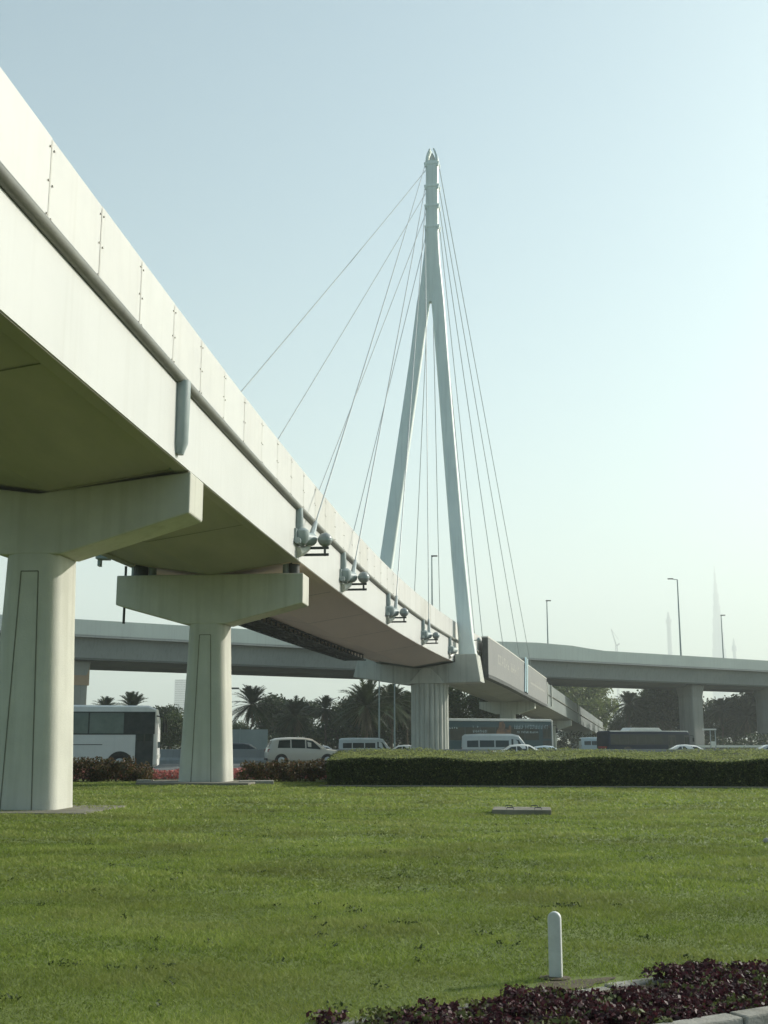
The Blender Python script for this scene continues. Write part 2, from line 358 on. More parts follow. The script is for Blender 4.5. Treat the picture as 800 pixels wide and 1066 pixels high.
stone('loose_stone', (-8.72,43.4,.06), (.55,.4,.16), -.1, 'small pale stone slab at the foot of the red-leaved hedge')
b = MB(); b.sphere((6.10,19.1,.03), .07, 9, 6, sq=(1,.8,.8)); tag(b.build('rock', 'kerb', smooth=30), 'tiny white stone on the lawn at its right edge', 'stone')

# ------------------------------------------------------------------ footbridge
KX = [-6.75722502, .0708243687, 4.71109490e-04, 9.34331844e-06]
def hd(s): s = min(s, 113.5); return KX[1] + KX[2]*s + KX[3]*s*s
_S = np.arange(-30, 345, .25); _h = np.array([hd(s) for s in _S]); _X = np.cumsum(np.sin(_h))*.25; _Y = np.cumsum(np.cos(_h))*.25
_X += KX[0] - np.interp(0,_S,_X); _Y -= np.interp(0,_S,_Y)
def zb(s):
    q = lambda t: 7.54359439 + 1.70621449*t/100 - 1.11819066*(t/100)**2
    if s < 0: return q(0) + .017*s
    if s <= 110: return q(s)
    t = s - 110
    return q(110) - (.0075*t + .5*.0245*t*t/20 if t < 20 else .395 + .032*(t-20))
def ed(s, lat, dz, absz=False):      # a point at chainage s, lat metres right of the near edge, dz above the deck's lower edge
    h = hd(s); return Vector((float(np.interp(s,_S,_X)) + lat*math.cos(h), float(np.interp(s,_S,_Y)) - lat*math.sin(h), dz if absz else zb(s)+dz))
BR = empty('footbridge', (-8.2,27,0), label='long curving white footbridge on concrete piers with a cable-stayed pylon', cat='footbridge')
SS = [x for x in np.arange(-24, 120, 1.3)] + [x for x in np.arange(120, 340, 5)]
def sweep(sec, ss, closed=True): return [[ed(s, l, z) for l, z in sec] for s in ss]
for s0, s1, sm in ((-24, 26.75, 'soffit'), (26.85, 42.55, 'soffit'), (42.65, 100.2, 'soffit_bounce'), (100.3, 340, 'soffit_ramp')):
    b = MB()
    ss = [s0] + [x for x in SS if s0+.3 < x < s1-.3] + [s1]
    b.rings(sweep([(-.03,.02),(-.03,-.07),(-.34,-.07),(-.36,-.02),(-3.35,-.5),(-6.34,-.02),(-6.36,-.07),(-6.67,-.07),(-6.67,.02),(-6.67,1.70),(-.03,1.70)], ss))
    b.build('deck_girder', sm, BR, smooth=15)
for s in (9.2, 18.5, 34.5, 52, 62, 72, 84):      # soffit joints
    b2 = MB(); b2.rings([[ed(s+q,-.4,-.035), ed(s+q,-3.35,-.51), ed(s+q,-6.3,-.035)] for q in (0,.07)], closed=False, cap=False); b2.build('soffit_joint', 'groove', BR)
for nm, l0, l1 in (('near',0,-.03),('far',-6.67,-6.70)):
    for ss_, mt_ in (([x for x in SS if x < 170]+[170], 'white'), ([170.02]+[x for x in SS if x > 171], 'ramp_shaded')):
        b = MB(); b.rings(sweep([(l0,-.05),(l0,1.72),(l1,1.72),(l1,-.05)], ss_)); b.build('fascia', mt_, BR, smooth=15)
    b = MB()
    pj = [-24] + list(np.arange(-20.7, 118, 2.55)) + list(np.arange(121, 338, 5.1)) + [340]
    for a_, c_ in zip(pj[:-1], pj[1:]):
        dj = random.uniform(-.003,.003); q0 = (l0-.02 if nm=='near' else l1+.02)+dj; q1 = (l0-.12 if nm=='near' else l1+.12)+dj; dz_ = random.uniform(-.008,.008)
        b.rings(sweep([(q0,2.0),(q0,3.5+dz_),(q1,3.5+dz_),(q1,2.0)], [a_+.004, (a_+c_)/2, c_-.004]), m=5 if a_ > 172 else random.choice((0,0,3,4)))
    sg = 1 if nm == 'near' else -1; f0 = l0-.02 if nm == 'near' else l1+.02
    k = 0
    for s in np.arange(-20.7, 118, 2.55):
        wj = .028 if s < 60 else .05
        b.rings([[ed(s-wj,f0+sg*.0045,2.03), ed(s+wj,f0+sg*.0045,2.03)], [ed(s-wj,f0+sg*.0045,3.46), ed(s+wj,f0+sg*.0045,3.46)]], closed=False, cap=False, m=1)
        if nm == 'near' and s < 75:
            for z in (2.12, 2.72, 3.32):
                for q in (-.09, .09):
                    z2 = z + random.uniform(-.03,.03); a = ed(s+q,f0,z2)
                    h = hd(s); b.box((a.x+.012*math.cos(h), a.y, a.z), (.016,.035,.028), rz=-h, m=2)
    b.build('parapet', ['parapet','joint','bolt','parapet_worn','parapet_fresh','ramp_shaded'], BR)
    lp = .03 if nm == 'near' else -6.73
    b = MB(); b.tube([ed(s, lp, 1.86) for s in SS], .135, 10); b.build('edge_pipe', 'pipe', BR, smooth=40)
b = MB()
b.rings(sweep([(-.15,1.78),(-6.5,1.78)], SS), closed=False, cap=False); b.build('walkway', 'paving', BR)

def lat_prism(mb, poly, s, depth, m=0, absz=True):
    h = hd(s); mb.prism([ed(s, l, z, True) for l, z in poly], (math.sin(h)*depth, math.cos(h)*depth, 0), m)
def rrect(cx, cy, hx, hy, r, h, base, k=5):       # rounded rectangle in the deck's frame at a base point
    pts = []
    for sx, sy, a0 in ((1,1,0),(-1,1,90),(-1,-1,180),(1,-1,270)):
        for i in range(k+1):
            a = R(a0 + 90*i/k); pts.append((cx+sx*(hx-r)+r*math.cos(a), cy+sy*(hy-r)+r*math.sin(a)))
    return [(base.x + l*math.cos(h) + d*math.sin(h), base.y - l*math.sin(h) + d*math.cos(h)) for l, d in pts]
def city_pier(s, cl, cap_poly, ztop, ht, hb, label, vtop):
    base = ed(s, cl, 0, True); h = hd(s)
    pr = MB(); zs = [(-.1,hb+.02),(.1,hb),(ztop*.35,hb-(hb-ht)*.38),(ztop*.7,hb-(hb-ht)*.74),(ztop+.05,ht)]
    pr.rings([[(x,y,z) for x,y in rrect(0, .75, w, .74, .30, h, base)] for z, w in zs])
    o = pr.build('pier', 'concrete', BR, smooth=50); o['label'] = label
    c = MB(); lat_prism(c, cap_poly, s, 1.28); c.build('pier_cap', 'concrete', o, bevel=.04)
    g = MB(); hw0 = .37; hw1 = .21; zt = ztop - .40; zf = lambda z: .75-.74-.006
    def fp(l, z): q = ed(s, cl+l, z, True); return Vector((q.x+math.sin(h)*.004, q.y+math.cos(h)*.004, z))
    w_ = .012
    for a, c_ in (((-hw0,.0),(-hw1,zt)), ((hw0,.0),(hw1,zt)), ((-hw1,zt),(hw1,zt))):
        d = Vector((c_[0]-a[0], c_[1]-a[1])).normalized(); n = Vector((-d.y, d.x))*w_
        q = [fp(a[0]+n.x,a[1]+n.y), fp(c_[0]+n.x,c_[1]+n.y), fp(c_[0]-n.x,c_[1]-n.y), fp(a[0]-n.x,a[1]-n.y)]
        g.prism(q, (-math.sin(h)*.003, -math.cos(h)*.003, 0))
    g.build('panel_groove', 'groove', o)
    p = MB(); zp = .03 if vtop else .09; lat = [(cl-2.1,-.1),(cl+1.95,-.1),(cl+1.95,zp),(cl-2.1,zp)]
    q0 = ed(s-.95, 0, 0, True); lat_prism(p, lat, s-.95, 3.0); p.build('plinth', 'plinth', o, bevel=.02)
    return o
S1 = 26.9
city_pier(S1, -3.78, [(.03,6.86),(.03,7.86),(-3.7,7.40),(-7.3,7.86),(-7.3,6.86),(-4.53,5.92),(-3.03,5.92)], 5.92, .66, .88, 'nearest pier, with a cap notched to a shallow V on top', True)
S2 = 42.4
p2 = city_pier(S2, -3.50, [(.12,6.5),(.12,7.60),(-6.95,7.60),(-6.95,6.5),(-4.28,5.76),(-2.74,5.76)], 5.76, .66, .90, 'second pier, with a flat-topped cap and tall side bearings', False)
for l, z0, z1, r in ((-.32,7.62,8.13,.20),(-.62,7.62,8.1,.13),(-3.36,7.62,7.72,.30),(-3.36,7.70,7.80,.20),(-5.75,7.62,8.13,.15),(-6.2,7.62,8.13,.28),(-6.45,7.62,8.1,.12)):
    b = MB(); q = ed(S2+.55, l, 0, True); b.tube([(q.x,q.y,z0),(q.x,q.y,z1)], r, 12); b.build('bearing', 'dark' if r > .19 else 'steel', p2, smooth=40)
b = MB(); q = ed(26.7,-.25,0,True)
for dx in (-.55,-.1):
    b = MB(); b.tube([(q.x+dx,q.y,7.86),(q.x+dx,q.y,8.02)], .09, 10); b.build('bearing', 'steel', bpy.data.objects['pier'], smooth=40)
# service box and drain pipe at the far edge by the second pier
b = MB(); q = ed(40.9,-6.95,0,True); b.box((q.x,q.y,8.05), (.45,.5,.14)); b.box((q.x-.12,q.y,7.88),(.1,.3,.3)); b.build('service_bracket','steel',BR)
b = MB(); q = ed(43.4,-6.95,0,True); b.tube([(q.x,q.y,8.1),(q.x,q.y,5.9)], .05, 8); b.build('drain_pipe','dark',BR)

# main pier, its broad cap and the pylon
ST = 101.0; hT = hd(ST); fT = Vector((math.sin(hT), math.cos(hT), 0)); rT = Vector((math.cos(hT), -math.sin(hT), 0)); OT = ed(ST,0,0,True)
def tp(l, d, z): return OT + rT*l + fT*d + Vector((0,0,z))
b = MB(); pts = []
nfl = 22
for i in range(nfl*6):
    a = 2*math.pi*i/(nfl*6); fl = abs(math.sin(nfl*a/2)); r = 1.62 - .13*(1-fl)**2
    pts.append((r*math.cos(a), r*math.sin(a)))
b.rings([[tp(-2.33+x*k, 1.3+y*k, z) for x, y in pts] for z, k in ((-.7,1.0),(5.6,1.0),(6.25,1.02))])
mp = b.build('pier', 'concrete2', BR, smooth=50); mp['label'] = 'round fluted main pier below the pylon'
b = MB(); lat = [(-8.37,8.74),(-8.88,6.83),(-4.4,6.15),(2.32,6.31),(1.94,8.71),(.12,8.71),(.12,8.02),(-3.35,7.5),(-6.85,8.02),(-6.95,8.74)]
lat_prism(b, lat, ST, 2.7); b.build('pier_cap', 'concrete2', mp, bevel=.06)
b = MB(); b.prism([tp(-3.9,-.02,6.2), tp(-.75,-.02,6.2), tp(-1.9,-.02,7.55), tp(-2.7,-.02,7.55)], -fT*.35); b.build('pier_neck', 'concrete2', mp, bevel=.05)
PY = empty('pylon', tp(-2.3,1.3,8.7), world=True); PY.parent = BR; PY.location = tp(-2.3,1.3,8.7) - Vector((-8.2,27,0)); ORG[PY.name] = tp(-2.3,1.3,8.7)
PY['label'] = 'tall pale A-shaped pylon'
def oval(c_l, hw, hd_, z, n=28, p=4.2):
    out = []
    for i in range(n):
        a = 2*math.pi*i/n; c, s_ = math.cos(a), math.sin(a)
        out.append(tp(c_l + hw*math.copysign(abs(c)**(2/p), c), 1.3 + .62*hd_*math.copysign(abs(s_)**(2/p), s_), z))
    return out
def legs(keys):
    b = MB(); b.rings([oval(l, w, d, z) for z, l, w, d in keys]); return b
zs = lambda a, c, n: np.linspace(a, c, n)
LK = [(8.0,-7.50,.66,.80),(17.3,-6.13,.62,.72),(30.4,-4.18,.585,.66),(36,-3.36,.58,.64),(41.2,-2.66,.60,.64),(44.5,-2.16,.50,.60),(46.4,-1.93,.35,.5)]
RK = [(8.6,1.08,.80,.95),(10.2,.92,.66,.80),(17.3,.33,.60,.72),(30.4,-.56,.57,.66),(36,-.93,.57,.64),(41.2,-1.27,.60,.64),(44.5,-1.46,.50,.60),(46.4,-1.57,.35,.5)]
legs(LK).build('pylon_leg', 'pylon', PY, smooth=40); legs(RK).build('pylon_leg', 'pylon', PY, smooth=40)
b = MB(); b.rings([oval(l,w,d,z) for z,l,w,d in ((41.3,-1.97,.10,.50),(42.2,-1.95,1.02,.62),(44,-1.88,.93,.64),(46,-1.81,.74,.645),(47.7,-1.755,.61,.65),(50,-1.745,.60,.65),(53,-1.72,.60,.65),(55.4,-1.70,.59,.65))]); b.build('pylon_shaft', 'pylon', PY, smooth=40)
for z in (55.1,52.8,50.8,48.7):
    b = MB(); b.rings([oval(-1.72,w,d,zz) for zz,w,d in ((z-.14,.605,.665),(z-.10,.635,.70),(z+.10,.635,.70),(z+.14,.605,.665))])
    for l in (-2.36,-1.08):
        for d in (.95, 1.65): b.tube([tp(l+(.06 if l<-1.7 else -.06),d,z-.32), tp(l,d,z+.12)], .10, 8)
    b.build('cable_collar', 'pylon', PY, smooth=40)
b = MB()
for sx in (-1,1):                 # two curved fins that close the top
    for a, c in zip(range(7), range(1,8)):
        def fin(k): t = k/7; return (-1.70+sx*(.60-.36*t**1.8), 55.35+1.25*t)
        (l0,z0),(l1,z1) = fin(a), fin(c)
        w0, w1 = .26-.018*a, .26-.018*c
        b.prism([tp(l0,.92,z0),tp(l1,.92,z1),tp(l1-sx*w1,.92,z1),tp(l0-sx*w0,.92,z0)], fT*.76)
b.build('pylon_crown', 'pylon', PY, smooth=40)
b = MB(); b.tube([tp(-1.7,1.3,55.3),tp(-1.7,1.3,55.75),tp(-1.7,1.3,56.3)], [.32,.28,.05], 12); b.build('finial', 'bright', PY, smooth=40)
b = MB(); b.tube([tp(1.72,.6,9.9),tp(2.1,.45,9.9)], .05, 6); b.sphere(tp(2.15,.4,9.95), .17, 10, 6); b.build('spot_lamp', 'steel', PY, smooth=40)

# ribs, anchors, cables, globe floodlights
NEAR = [41.6, 52.4, 68.2, 84.2]; BACK = [117.5, 133, 148, 160]
LEV = [55.1, 52.8, 50.8, 48.7]
def rib(s, z0, z1, r0, r1):
    b = MB(); b.tube([ed(s,.06,z1), ed(s,.06,z0+.25), ed(s,.04,z0)], [r1, r0, r0*.6], 12); return b.build('rib', 'steel', BR, smooth=40)
rib(25.75, .08, 1.80, .19, .21)
FL = None
for i, s in enumerate(NEAR + [98.4]):
    rib(s, .92, 1.80, .19, .16)
    an = MB(); h = hd(s+.55)
    an.tube([ed(s,.12,1.02), ed(s,.14,.92), ed(s,.16,.62), ed(s,.14,.5)], [.22,.33,.31,.2], 12)
    an.tube([ed(s+.05,.2,.72), ed(s+.75,.42,.76)], [.24,.25], 12)
    an.tube([ed(s-.5,.12,.55), ed(s+.5,.12,.55)], .12, 8)
    an.box(ed(s,.02,.74), (.12,.9,.5), rz=-h)
    o = an.build('cable_anchor', 'steel', BR, smooth=40)
    w = MB(); w.tube([ed(s+.62,.42,.72), ed(s+.60,.30,.42), ed(s+.35,.14,.26), ed(s+.05,.02,.18)], [.10,.12,.17,.2], 10); w.build('anchor_sleeve', 'bright', o, smooth=40)
    if i < 4:
        lab = ['round globe floodlight on the fascia above the second pier', 'round globe floodlight on the fascia at the second of the cable anchors', 'round globe floodlight on the fascia at the third of the cable anchors', 'smallest globe floodlight on the fascia, next to the main pier'][i]
        base = ed(s+.6,.40,.38)
        fl = empty('floodlight', base, label=lab, cat='floodlight', group='floodlights along the footbridge fascia')
        m_ = MB(); m_.box(ed(s+.62,.72,.42), (.75,.07,.09), rz=-h); m_.box(ed(s+.62,.62,.17), (.95,.09,.09), rz=-h); m_.box(ed(s+.62,.95,.33),(.08,.08,.42),rz=-h); m_.build('bracket', 'dark', fl)
        m_ = MB(); m_.sphere(ed(s+.62,.95,.72), .265, 18, 12); m_.build('globe', 'globe', fl, smooth=60)
        m_ = MB(); c_ = ed(s+.62,.95,.72); m_.tube([(c_.x,c_.y,c_.z-.05),(c_.x,c_.y,c_.z+.05)], .275, 18); m_.build('rim_band', 'steel', fl, smooth=40)
def cable(s, lat, z, l_top, d_top, lev):
    p0 = ed(s, lat, z); p1 = tp(l_top, d_top, lev); n = 12; L = (p1-p0).length
    path = [p0.lerp(p1,k/n) - Vector((0,0,.0016*L*4*(k/n)*(1-k/n)*L*.02)) for k in range(n+1)]
    b = MB(); b.tube(path, .033, 6)
    d = (p1-p0).normalized(); b.tube([p0, p0+d*.35, p0+d*1.2, p0+d*1.25], [.13,.12,.08,.05], 8); return b.build('stay_cable', 'cable', BR, smooth=40)
for i, s in enumerate(NEAR):
    cable(s+.72, .42, .85, -2.36, .92, LEV[i]-.25); cable(s+.72, -7.1, .85, -2.36, 1.65, LEV[i]-.25)
for i, s in enumerate(reversed(BACK)):
    cable(s-.7, .42, .85, -1.08, 1.65, LEV[i]-.25); cable(s-.7, -7.1, .85, -1.95, 1.72, LEV[i]-.25)
for i, s in enumerate(BACK[:0]): pass

# far piers of the footbridge
for s, lab in ((158, 'third pier, seen under the far end of the sign'), (212, 'fourth pier, low and far along the ramp'), (262, 'fifth pier, lowest of all on the ramp')):
    base = ed(s,-3.35,0,True); h = hd(s); zt = zb(s)-.45
    b = MB(); b.rings([[(x,y,z) for x,y in rrect(0,.75,1.0,.8,.3,h,base)] for z in (-.7, zt-1.1)])
    o = b.build('pier', 'concrete2', BR, smooth=50); o['label'] = lab
    b = MB(); lat_prism(b, [(.35,zt-.9),(.35,zt+.02),(-7.05,zt+.02),(-7.05,zt-.9),(-4.9,zt-1.6),(-1.8,zt-1.6)], s, 1.5); b.build('pier_cap','concrete2',o,bevel=.04)
# white posts and joints on the far ramp
for s in (176, 182, 232):
    b = MB(); q = ed(s,.12,0); b.box(q+Vector((0,0,1.9)), (.25,.35,3.2), rz=-hd(s)); b.build('rib', 'bright', BR)
# dark lattice cable tray below the far edge
b = MB()
for s in np.arange(58, 90, 1.1):
    for l0, z0, l1, z1, ds in ((-6.95,-.62,-6.95,-.08,0),(-5.5,-.55,-5.5,-.2,0),(-6.95,-.62,-5.5,-.55,0),(-6.95,-.62,-6.95,-.08,1.1),(-6.95,-.6,-5.5,-.55,1.1)):
        b.tube([ed(s,l0,z0), ed(s+ds,l1,z1)], .05, 5)
for l, z in ((-6.95,-.62),(-6.95,-.1),(-5.5,-.55),(-5.5,-.22)): b.tube([ed(s,l,z) for s in np.arange(58,91,2)], .06, 5)
for k in range(16):
    l = rng.uniform(-6.8,-5.6); z0 = -.52 + rng.uniform(-.03,.12); b.tube([ed(s,l+rng.normal(0,.06),z0+rng.normal(0,.045)) for s in np.arange(58.5,90,1.0)], .075, 5)
o = b.build('cable_tray', 'lattice', BR); o['label'] = 'dark lattice cable tray under the far edge'
# ------------------------------------------------------------------ sign on the footbridge
SG = empty('sign_board', ed(115.4,.3,0), label='long grey two-part sign board hung along the footbridge past the pylon', cat='sign')
def sgb(s0, s1, z0, z1, l0, l1, mat, name, parent):
    b = MB(); ss = np.linspace(s0, s1, 5); b.rings(sweep([(l0,z0),(l0,z1),(l1,z1),(l1,z0)], ss)); return b.build(name, mat, parent)
sgb(115.5,143.2,-.28,3.3,.35,.95,'sign_face','panel',SG); sgb(146.2,168,-.28,3.3,.35,.95,'sign_face','panel',SG)
sgb(115.3,168.2,-.62,-.30,.3,.97,'dark','bottom_rail',SG); sgb(115.3,168.1,3.302,3.42,.3,.97,'bright','top_rail',SG)
sgb(115.30,115.46,-.3,3.3,.36,.94,'dark','end_plate',SG); sgb(143.25,146.15,-.2,3.2,.3,.6,'teal','gap_panel',SG)
def glyphs(s0, s1, z0, z1, n, seed, arab=False):
    g = np.random.default_rng(seed); b = MB(); s = s0; k = 0
    stp = (s1-s0)/n
    for i in range(n):
        if g.random() < .12: continue
        a = s0 + i*stp; w = stp*g.uniform(.45,.85)
        if arab:
            zc = z0+(z1-z0)*.35; b.rings(sweep([(.953,zc-.12),(.953,zc+.12),(.956,zc+.12),(.956,zc-.12)], [a, a+stp*1.02]))
            if g.random() < .6: b.rings(sweep([(.953,zc),(.953,z1-g.uniform(0,.5)),(.957,z1-g.uniform(0,.5)),(.957,zc)], [a, a+w*.35]))
            if g.random() < .4: b.rings(sweep([(.953,z0-.1),(.953,z0+.12),(.957,z0+.12),(.957,z0-.1)], [a+.1, a+w*.6]))
        else:
            b.rings(sweep([(.953,z0),(.953,z1),(.956,z1),(.956,z0)], [a, a+w*.32]))
            if g.random() < .75: zz = z1 if g.random() < .5 else (z0+z1)/2; b.rings(sweep([(.953,zz-.22),(.953,zz),(.957,zz),(.957,zz-.22)], [a+w*.33, a+w]))
            if g.random() < .55: b.rings(sweep([(.953,z0),(.953,z0+.2),(.957,z0+.2),(.957,z0)], [a+w*.34, a+w]))
    return b
glyphs(120.5,138.5,1.2,2.2,13,3).build('lettering','sign_ink',SG); glyphs(149.0,165.0,.9,2.2,15,5,True).build('lettering','sign_ink',SG)
for a, mt in ((143.6,'cyan'),(145.2,'cyan'),(144.6,'teal')):
    b = MB(); b.prism([ed(a-1.0,.99,-.2), ed(a-.35,.99,-.2), ed(a+.75,.99,4.0), ed(a+.1,.99,4.0)], rT*.12); b.build('slash_bar', mt, SG)

# ------------------------------------------------------------------ motorway overpass behind
oD = Vector((.8157,.5784,0)); oN = Vector((.5784,-.8157,0)); oP = Vector((-39.24,150,0))
def op(s, off, z): return oP + oD*s - oN*off + Vector((0,0,z))     # off: metres behind the near face
OV = empty('overpass', op(70,10,-.5), label='long grey motorway overpass crossing behind the footbridge', cat='overpass')
def osweep(sec, ss, mat, name):
    b = MB(); b.rings([[op(s,o,z(s) if callable(z) else z) for o,z in sec] for s in ss]); return b.build(name, mat, OV)
OS = list(np.arange(-160,300,4.)) + [300]
hump = lambda s: 16.7 + float(np.interp(s, [20,60,72,80,88,95], [0,.25,.5,.7,.55,0]))
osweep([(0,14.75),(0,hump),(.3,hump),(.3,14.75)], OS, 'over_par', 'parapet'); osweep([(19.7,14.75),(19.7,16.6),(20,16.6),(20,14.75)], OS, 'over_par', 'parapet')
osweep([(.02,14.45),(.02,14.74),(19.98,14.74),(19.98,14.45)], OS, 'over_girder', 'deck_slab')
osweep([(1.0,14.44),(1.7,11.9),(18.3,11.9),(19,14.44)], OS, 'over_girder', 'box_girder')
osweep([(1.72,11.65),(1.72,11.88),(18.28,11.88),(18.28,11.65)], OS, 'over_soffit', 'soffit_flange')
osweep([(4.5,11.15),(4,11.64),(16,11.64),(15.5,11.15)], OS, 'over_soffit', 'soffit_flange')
osweep([(.4,14.76),(.4,14.80),(19.6,14.80),(19.6,14.76)], OS, 'asphalt', 'carriageway')
for s, w in ((1.2,2.6),(71.8,2.8),(124,3.0),(147.5,3.0),(-50,3),(215,3)):
    b = MB(); ring = []
    pts = [(-w/2,3.2),(w/2,3.2),(w/2+.3,5),(w/2,6.8),(-w/2,6.8),(-w/2-.3,5)]
    b.rings([[op(s+x*k, 5+(y-5)*k, z) for x,y in pts] for z,k in ((-.7,1),(9.2,1),(11.64,1.2))]); o = b.build('pier','over_pier',OV,bevel=.3)
    if s == 1.2:
        b = MB(); b.rings([[op(s+x*1.13,5+(y-5)*1.04,z) for x,y in pts] for z in (8.4,11.6)]); b.build('painted_band','tan',o); o['label'] = 'overpass pier with a tan painted upper band'
# lamp posts on and around the overpass
def lamp(loc, h, lab, rz=0, arm=1.6, r=.12):
    o = empty('street_lamp', loc, label=lab, cat='street lamp', group='tall street lamps around the overpass'); x,y,z = loc
    b = MB(); b.tube([(x,y,z),(x,y,z+h)], [r,r*.6], 8); b.build('pole','steel',o,smooth=40)
    b = MB(); e = (x+arm*math.cos(rz), y+arm*math.sin(rz), z+h+.12); b.tube([(x,y,z+h-.05), e], r*.45, 6); b.build('arm','steel',o)
    b = MB(); b.box((e[0],e[1],e[2]), (1.0,.42,.18), rz=rz); b.build('lamp_head','dark',o,bevel=.04); return o
lamp(op(116.2,.15,16.7), 14.3, 'tallest street lamp on the overpass, well right of the pylon', math.pi, 1.3, .17)
lamp(op(101,19.8,16.6), 11.1, 'street lamp on the overpass between the cables and the tallest lamp', 0, .3, .15)
lamp(op(153.2,19.8,16.6), 11.4, 'street lamp on the overpass just right of the hazy spire', 0, .4, .15)
lamp(op(57.6,.15,16.9), 13.2, 'street lamp seen between the two pylon legs', 0, .4, .15)
lamp((-.51,125,gz(125)), 9.6, 'grey lamp post in front of the palms, left of its neighbour', math.pi, 1.2, .1)
lamp((1.13,125,gz(125)), 9.6, 'grey lamp post in front of the palms, nearest the main pier', 0, 1.2, .1)
lamp((-17.6,130,gz(130)), 7.4, 'street lamp whose head peeps out beside the second pier', 0, 1.0, .1)

# ------------------------------------------------------------------ hedges
def hedge_mesh(x0, x1, y0, y1, zf, zbk, dens_front, dens_top, size, name, parent, mat, sx=.0):
    def top(x, y):
        f = (y-y0)/(y1-y0)
        return zf + (zbk-zf)*f + .05*np.sin(x*.9+1)+.03*np.sin(x*2.3+y*.7)+.05*np.sin(y*1.9)*np.clip(f*3,0,1)
    fr = lambda x: y0 - .105*(x-x0)*0 + .06*np.sin(x*1.1) + slope*(x-x0)
    slope = sx
    b = MB(); xs = np.linspace(x0, x1, 60); yy = np.linspace(0,1,12)
    rings = []
    for x in xs:
        f = fr(x); ring = [(x, f+.12, 0.0)] + [(x, f+.10+(y1-.2-f)*q, float(top(x, y0+(y1-y0)*q))-.09) for q in yy] + [(x, y1-.1, 0)]
        rings.append(ring)
    b.rings(rings); b.build('hedge_core', 'hedge_core', parent, smooth=60)
    n = int(dens_front*(x1-x0)); X = rng.uniform(x0,x1,n); Z = rng.random(n); zt = top(X, y0)
    A = np.stack([X, fr(X)+rng.normal(0,.045,n)+.04, Z*zt],1); na = np.tile([0,-1.,.2],(n,1))
    k = int(dens_top*(x1-x0)*(y1-y0)); X2 = rng.uniform(x0,x1,k); q = rng.random(k)**1.15; Y2 = fr(X2)+(y1-fr(X2))*q
    B = np.stack([X2, Y2, top(X2, y0+(y1-y0)*q)-.03+rng.normal(0,.035,k)],1); nb = np.tile([0,0,1.],(k,1))
    e = int(dens_front*4); Z3 = rng.random(e); Y3 = rng.uniform(y0,y1,e); C3 = np.stack([np.full(e,x0)+rng.normal(0,.05,e), Y3, Z3*top(np.full(e,x0),Y3)],1)
    P = np.concatenate([A,B,C3]); nn = np.concatenate([na,nb,np.tile([-1.,0,.2],(e,1))])
    t = np.clip(np.concatenate([rng.normal(.35,.18,n), rng.normal(.86,.16,k), rng.normal(.4,.2,e)]),0,1)  # sun on the top and shade on the front put into the leaf tint
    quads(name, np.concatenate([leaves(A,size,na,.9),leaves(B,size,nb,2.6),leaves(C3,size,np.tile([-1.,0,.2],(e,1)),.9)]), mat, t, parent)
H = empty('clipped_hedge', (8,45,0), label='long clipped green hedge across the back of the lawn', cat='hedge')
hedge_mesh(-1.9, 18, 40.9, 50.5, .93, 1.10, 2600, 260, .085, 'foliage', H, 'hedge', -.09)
b = MB(); b.box((8, 39.62, .01), (20.5,.18,.10), rz=-.09); tag(b.build('hedge_kerb', 'plinth', bevel=.02), kind='structure')
def shrub_row(x0, x1, y, lab, hmax, n_, seed):
    g = np.random.default_rng(seed); root = empty('red_leaved_shrub', ((x0+x1)/2,y,0), label=lab, cat='shrub', group='red-leaved shrubs along the back of the lawn')
    b = MB()
    for k in range(5):
        x = g.uniform(x0+.2,x1-.2); b.tube([((x0+x1)/2,y,0),((x+x0+x1)/3,y+g.normal(0,.08),.3),(x+g.normal(0,.2),y+g.normal(0,.2),hmax*.85)], [.03,.02,.008], 5)
    b.build('stem','trunk',root)
    P = []; 
    for k in range(int((x1-x0)*16)):
        c = np.array([g.uniform(x0,x1), y+g.uniform(-.65,.65), hmax*g.uniform(.16,.84)]); m = 2*n_//int((x1-x0)*16+1); v = unit(g.normal(size=(m,3)))*(g.random((m,1))**.4)*np.array([.28,.25,.24]); P.append(c+v)
    P = np.concatenate(P); P[:,2] = np.abs(P[:,2])
    quads('foliage', leaves(P, .11, np.array([0,0,1.]), .5, .5, g), 'croton', np.clip(g.random(len(P))*.75+.25*(P[:,2]/hmax)*0,0,1), root)
xs = [-13.6,-12.2,-10.9,-9.7]
labs = ['red-leaved shrub leftmost in the row behind the nearest pier', 'red-leaved shrub in front of the middle of the white bus', 'red-leaved shrub in front of the front wheel of the white bus']
for i in range(3): shrub_row(xs[i]-.1, xs[i+1]+.1, 45.6, labs[i], .9, 1500, 30+i)
shrub_row(-9.75,-9.0,45.7,'low red-leaved shrub at the front door of the white bus',.62,700,37)
xs = [-5.35,-4.35,-3.35,-2.2]
labs = ['red-leaved shrub just right of the second pier', 'red-leaved shrub below the rear of the white people carrier', 'red-leaved shrub against the left end of the clipped hedge']
for i in range(3): shrub_row(xs[i]-.1, xs[i+1]+.1, 45.4, labs[i], .82, 1300, 40+i)
n = 6500; X = rng.uniform(-15,-2,n); Y = rng.uniform(47.2,49,n); P = np.stack([X,Y,rng.random(n)**.6*(.38+.06*np.sin(X*3))],1)
tag(quads('pink_flowers', leaves(P,.10,np.array([0,0,1.]),.8,.8), 'pink', rng.random(n)), 'pink flower bed between the lawn hedge and the road', 'flower bed', kind='stuff')

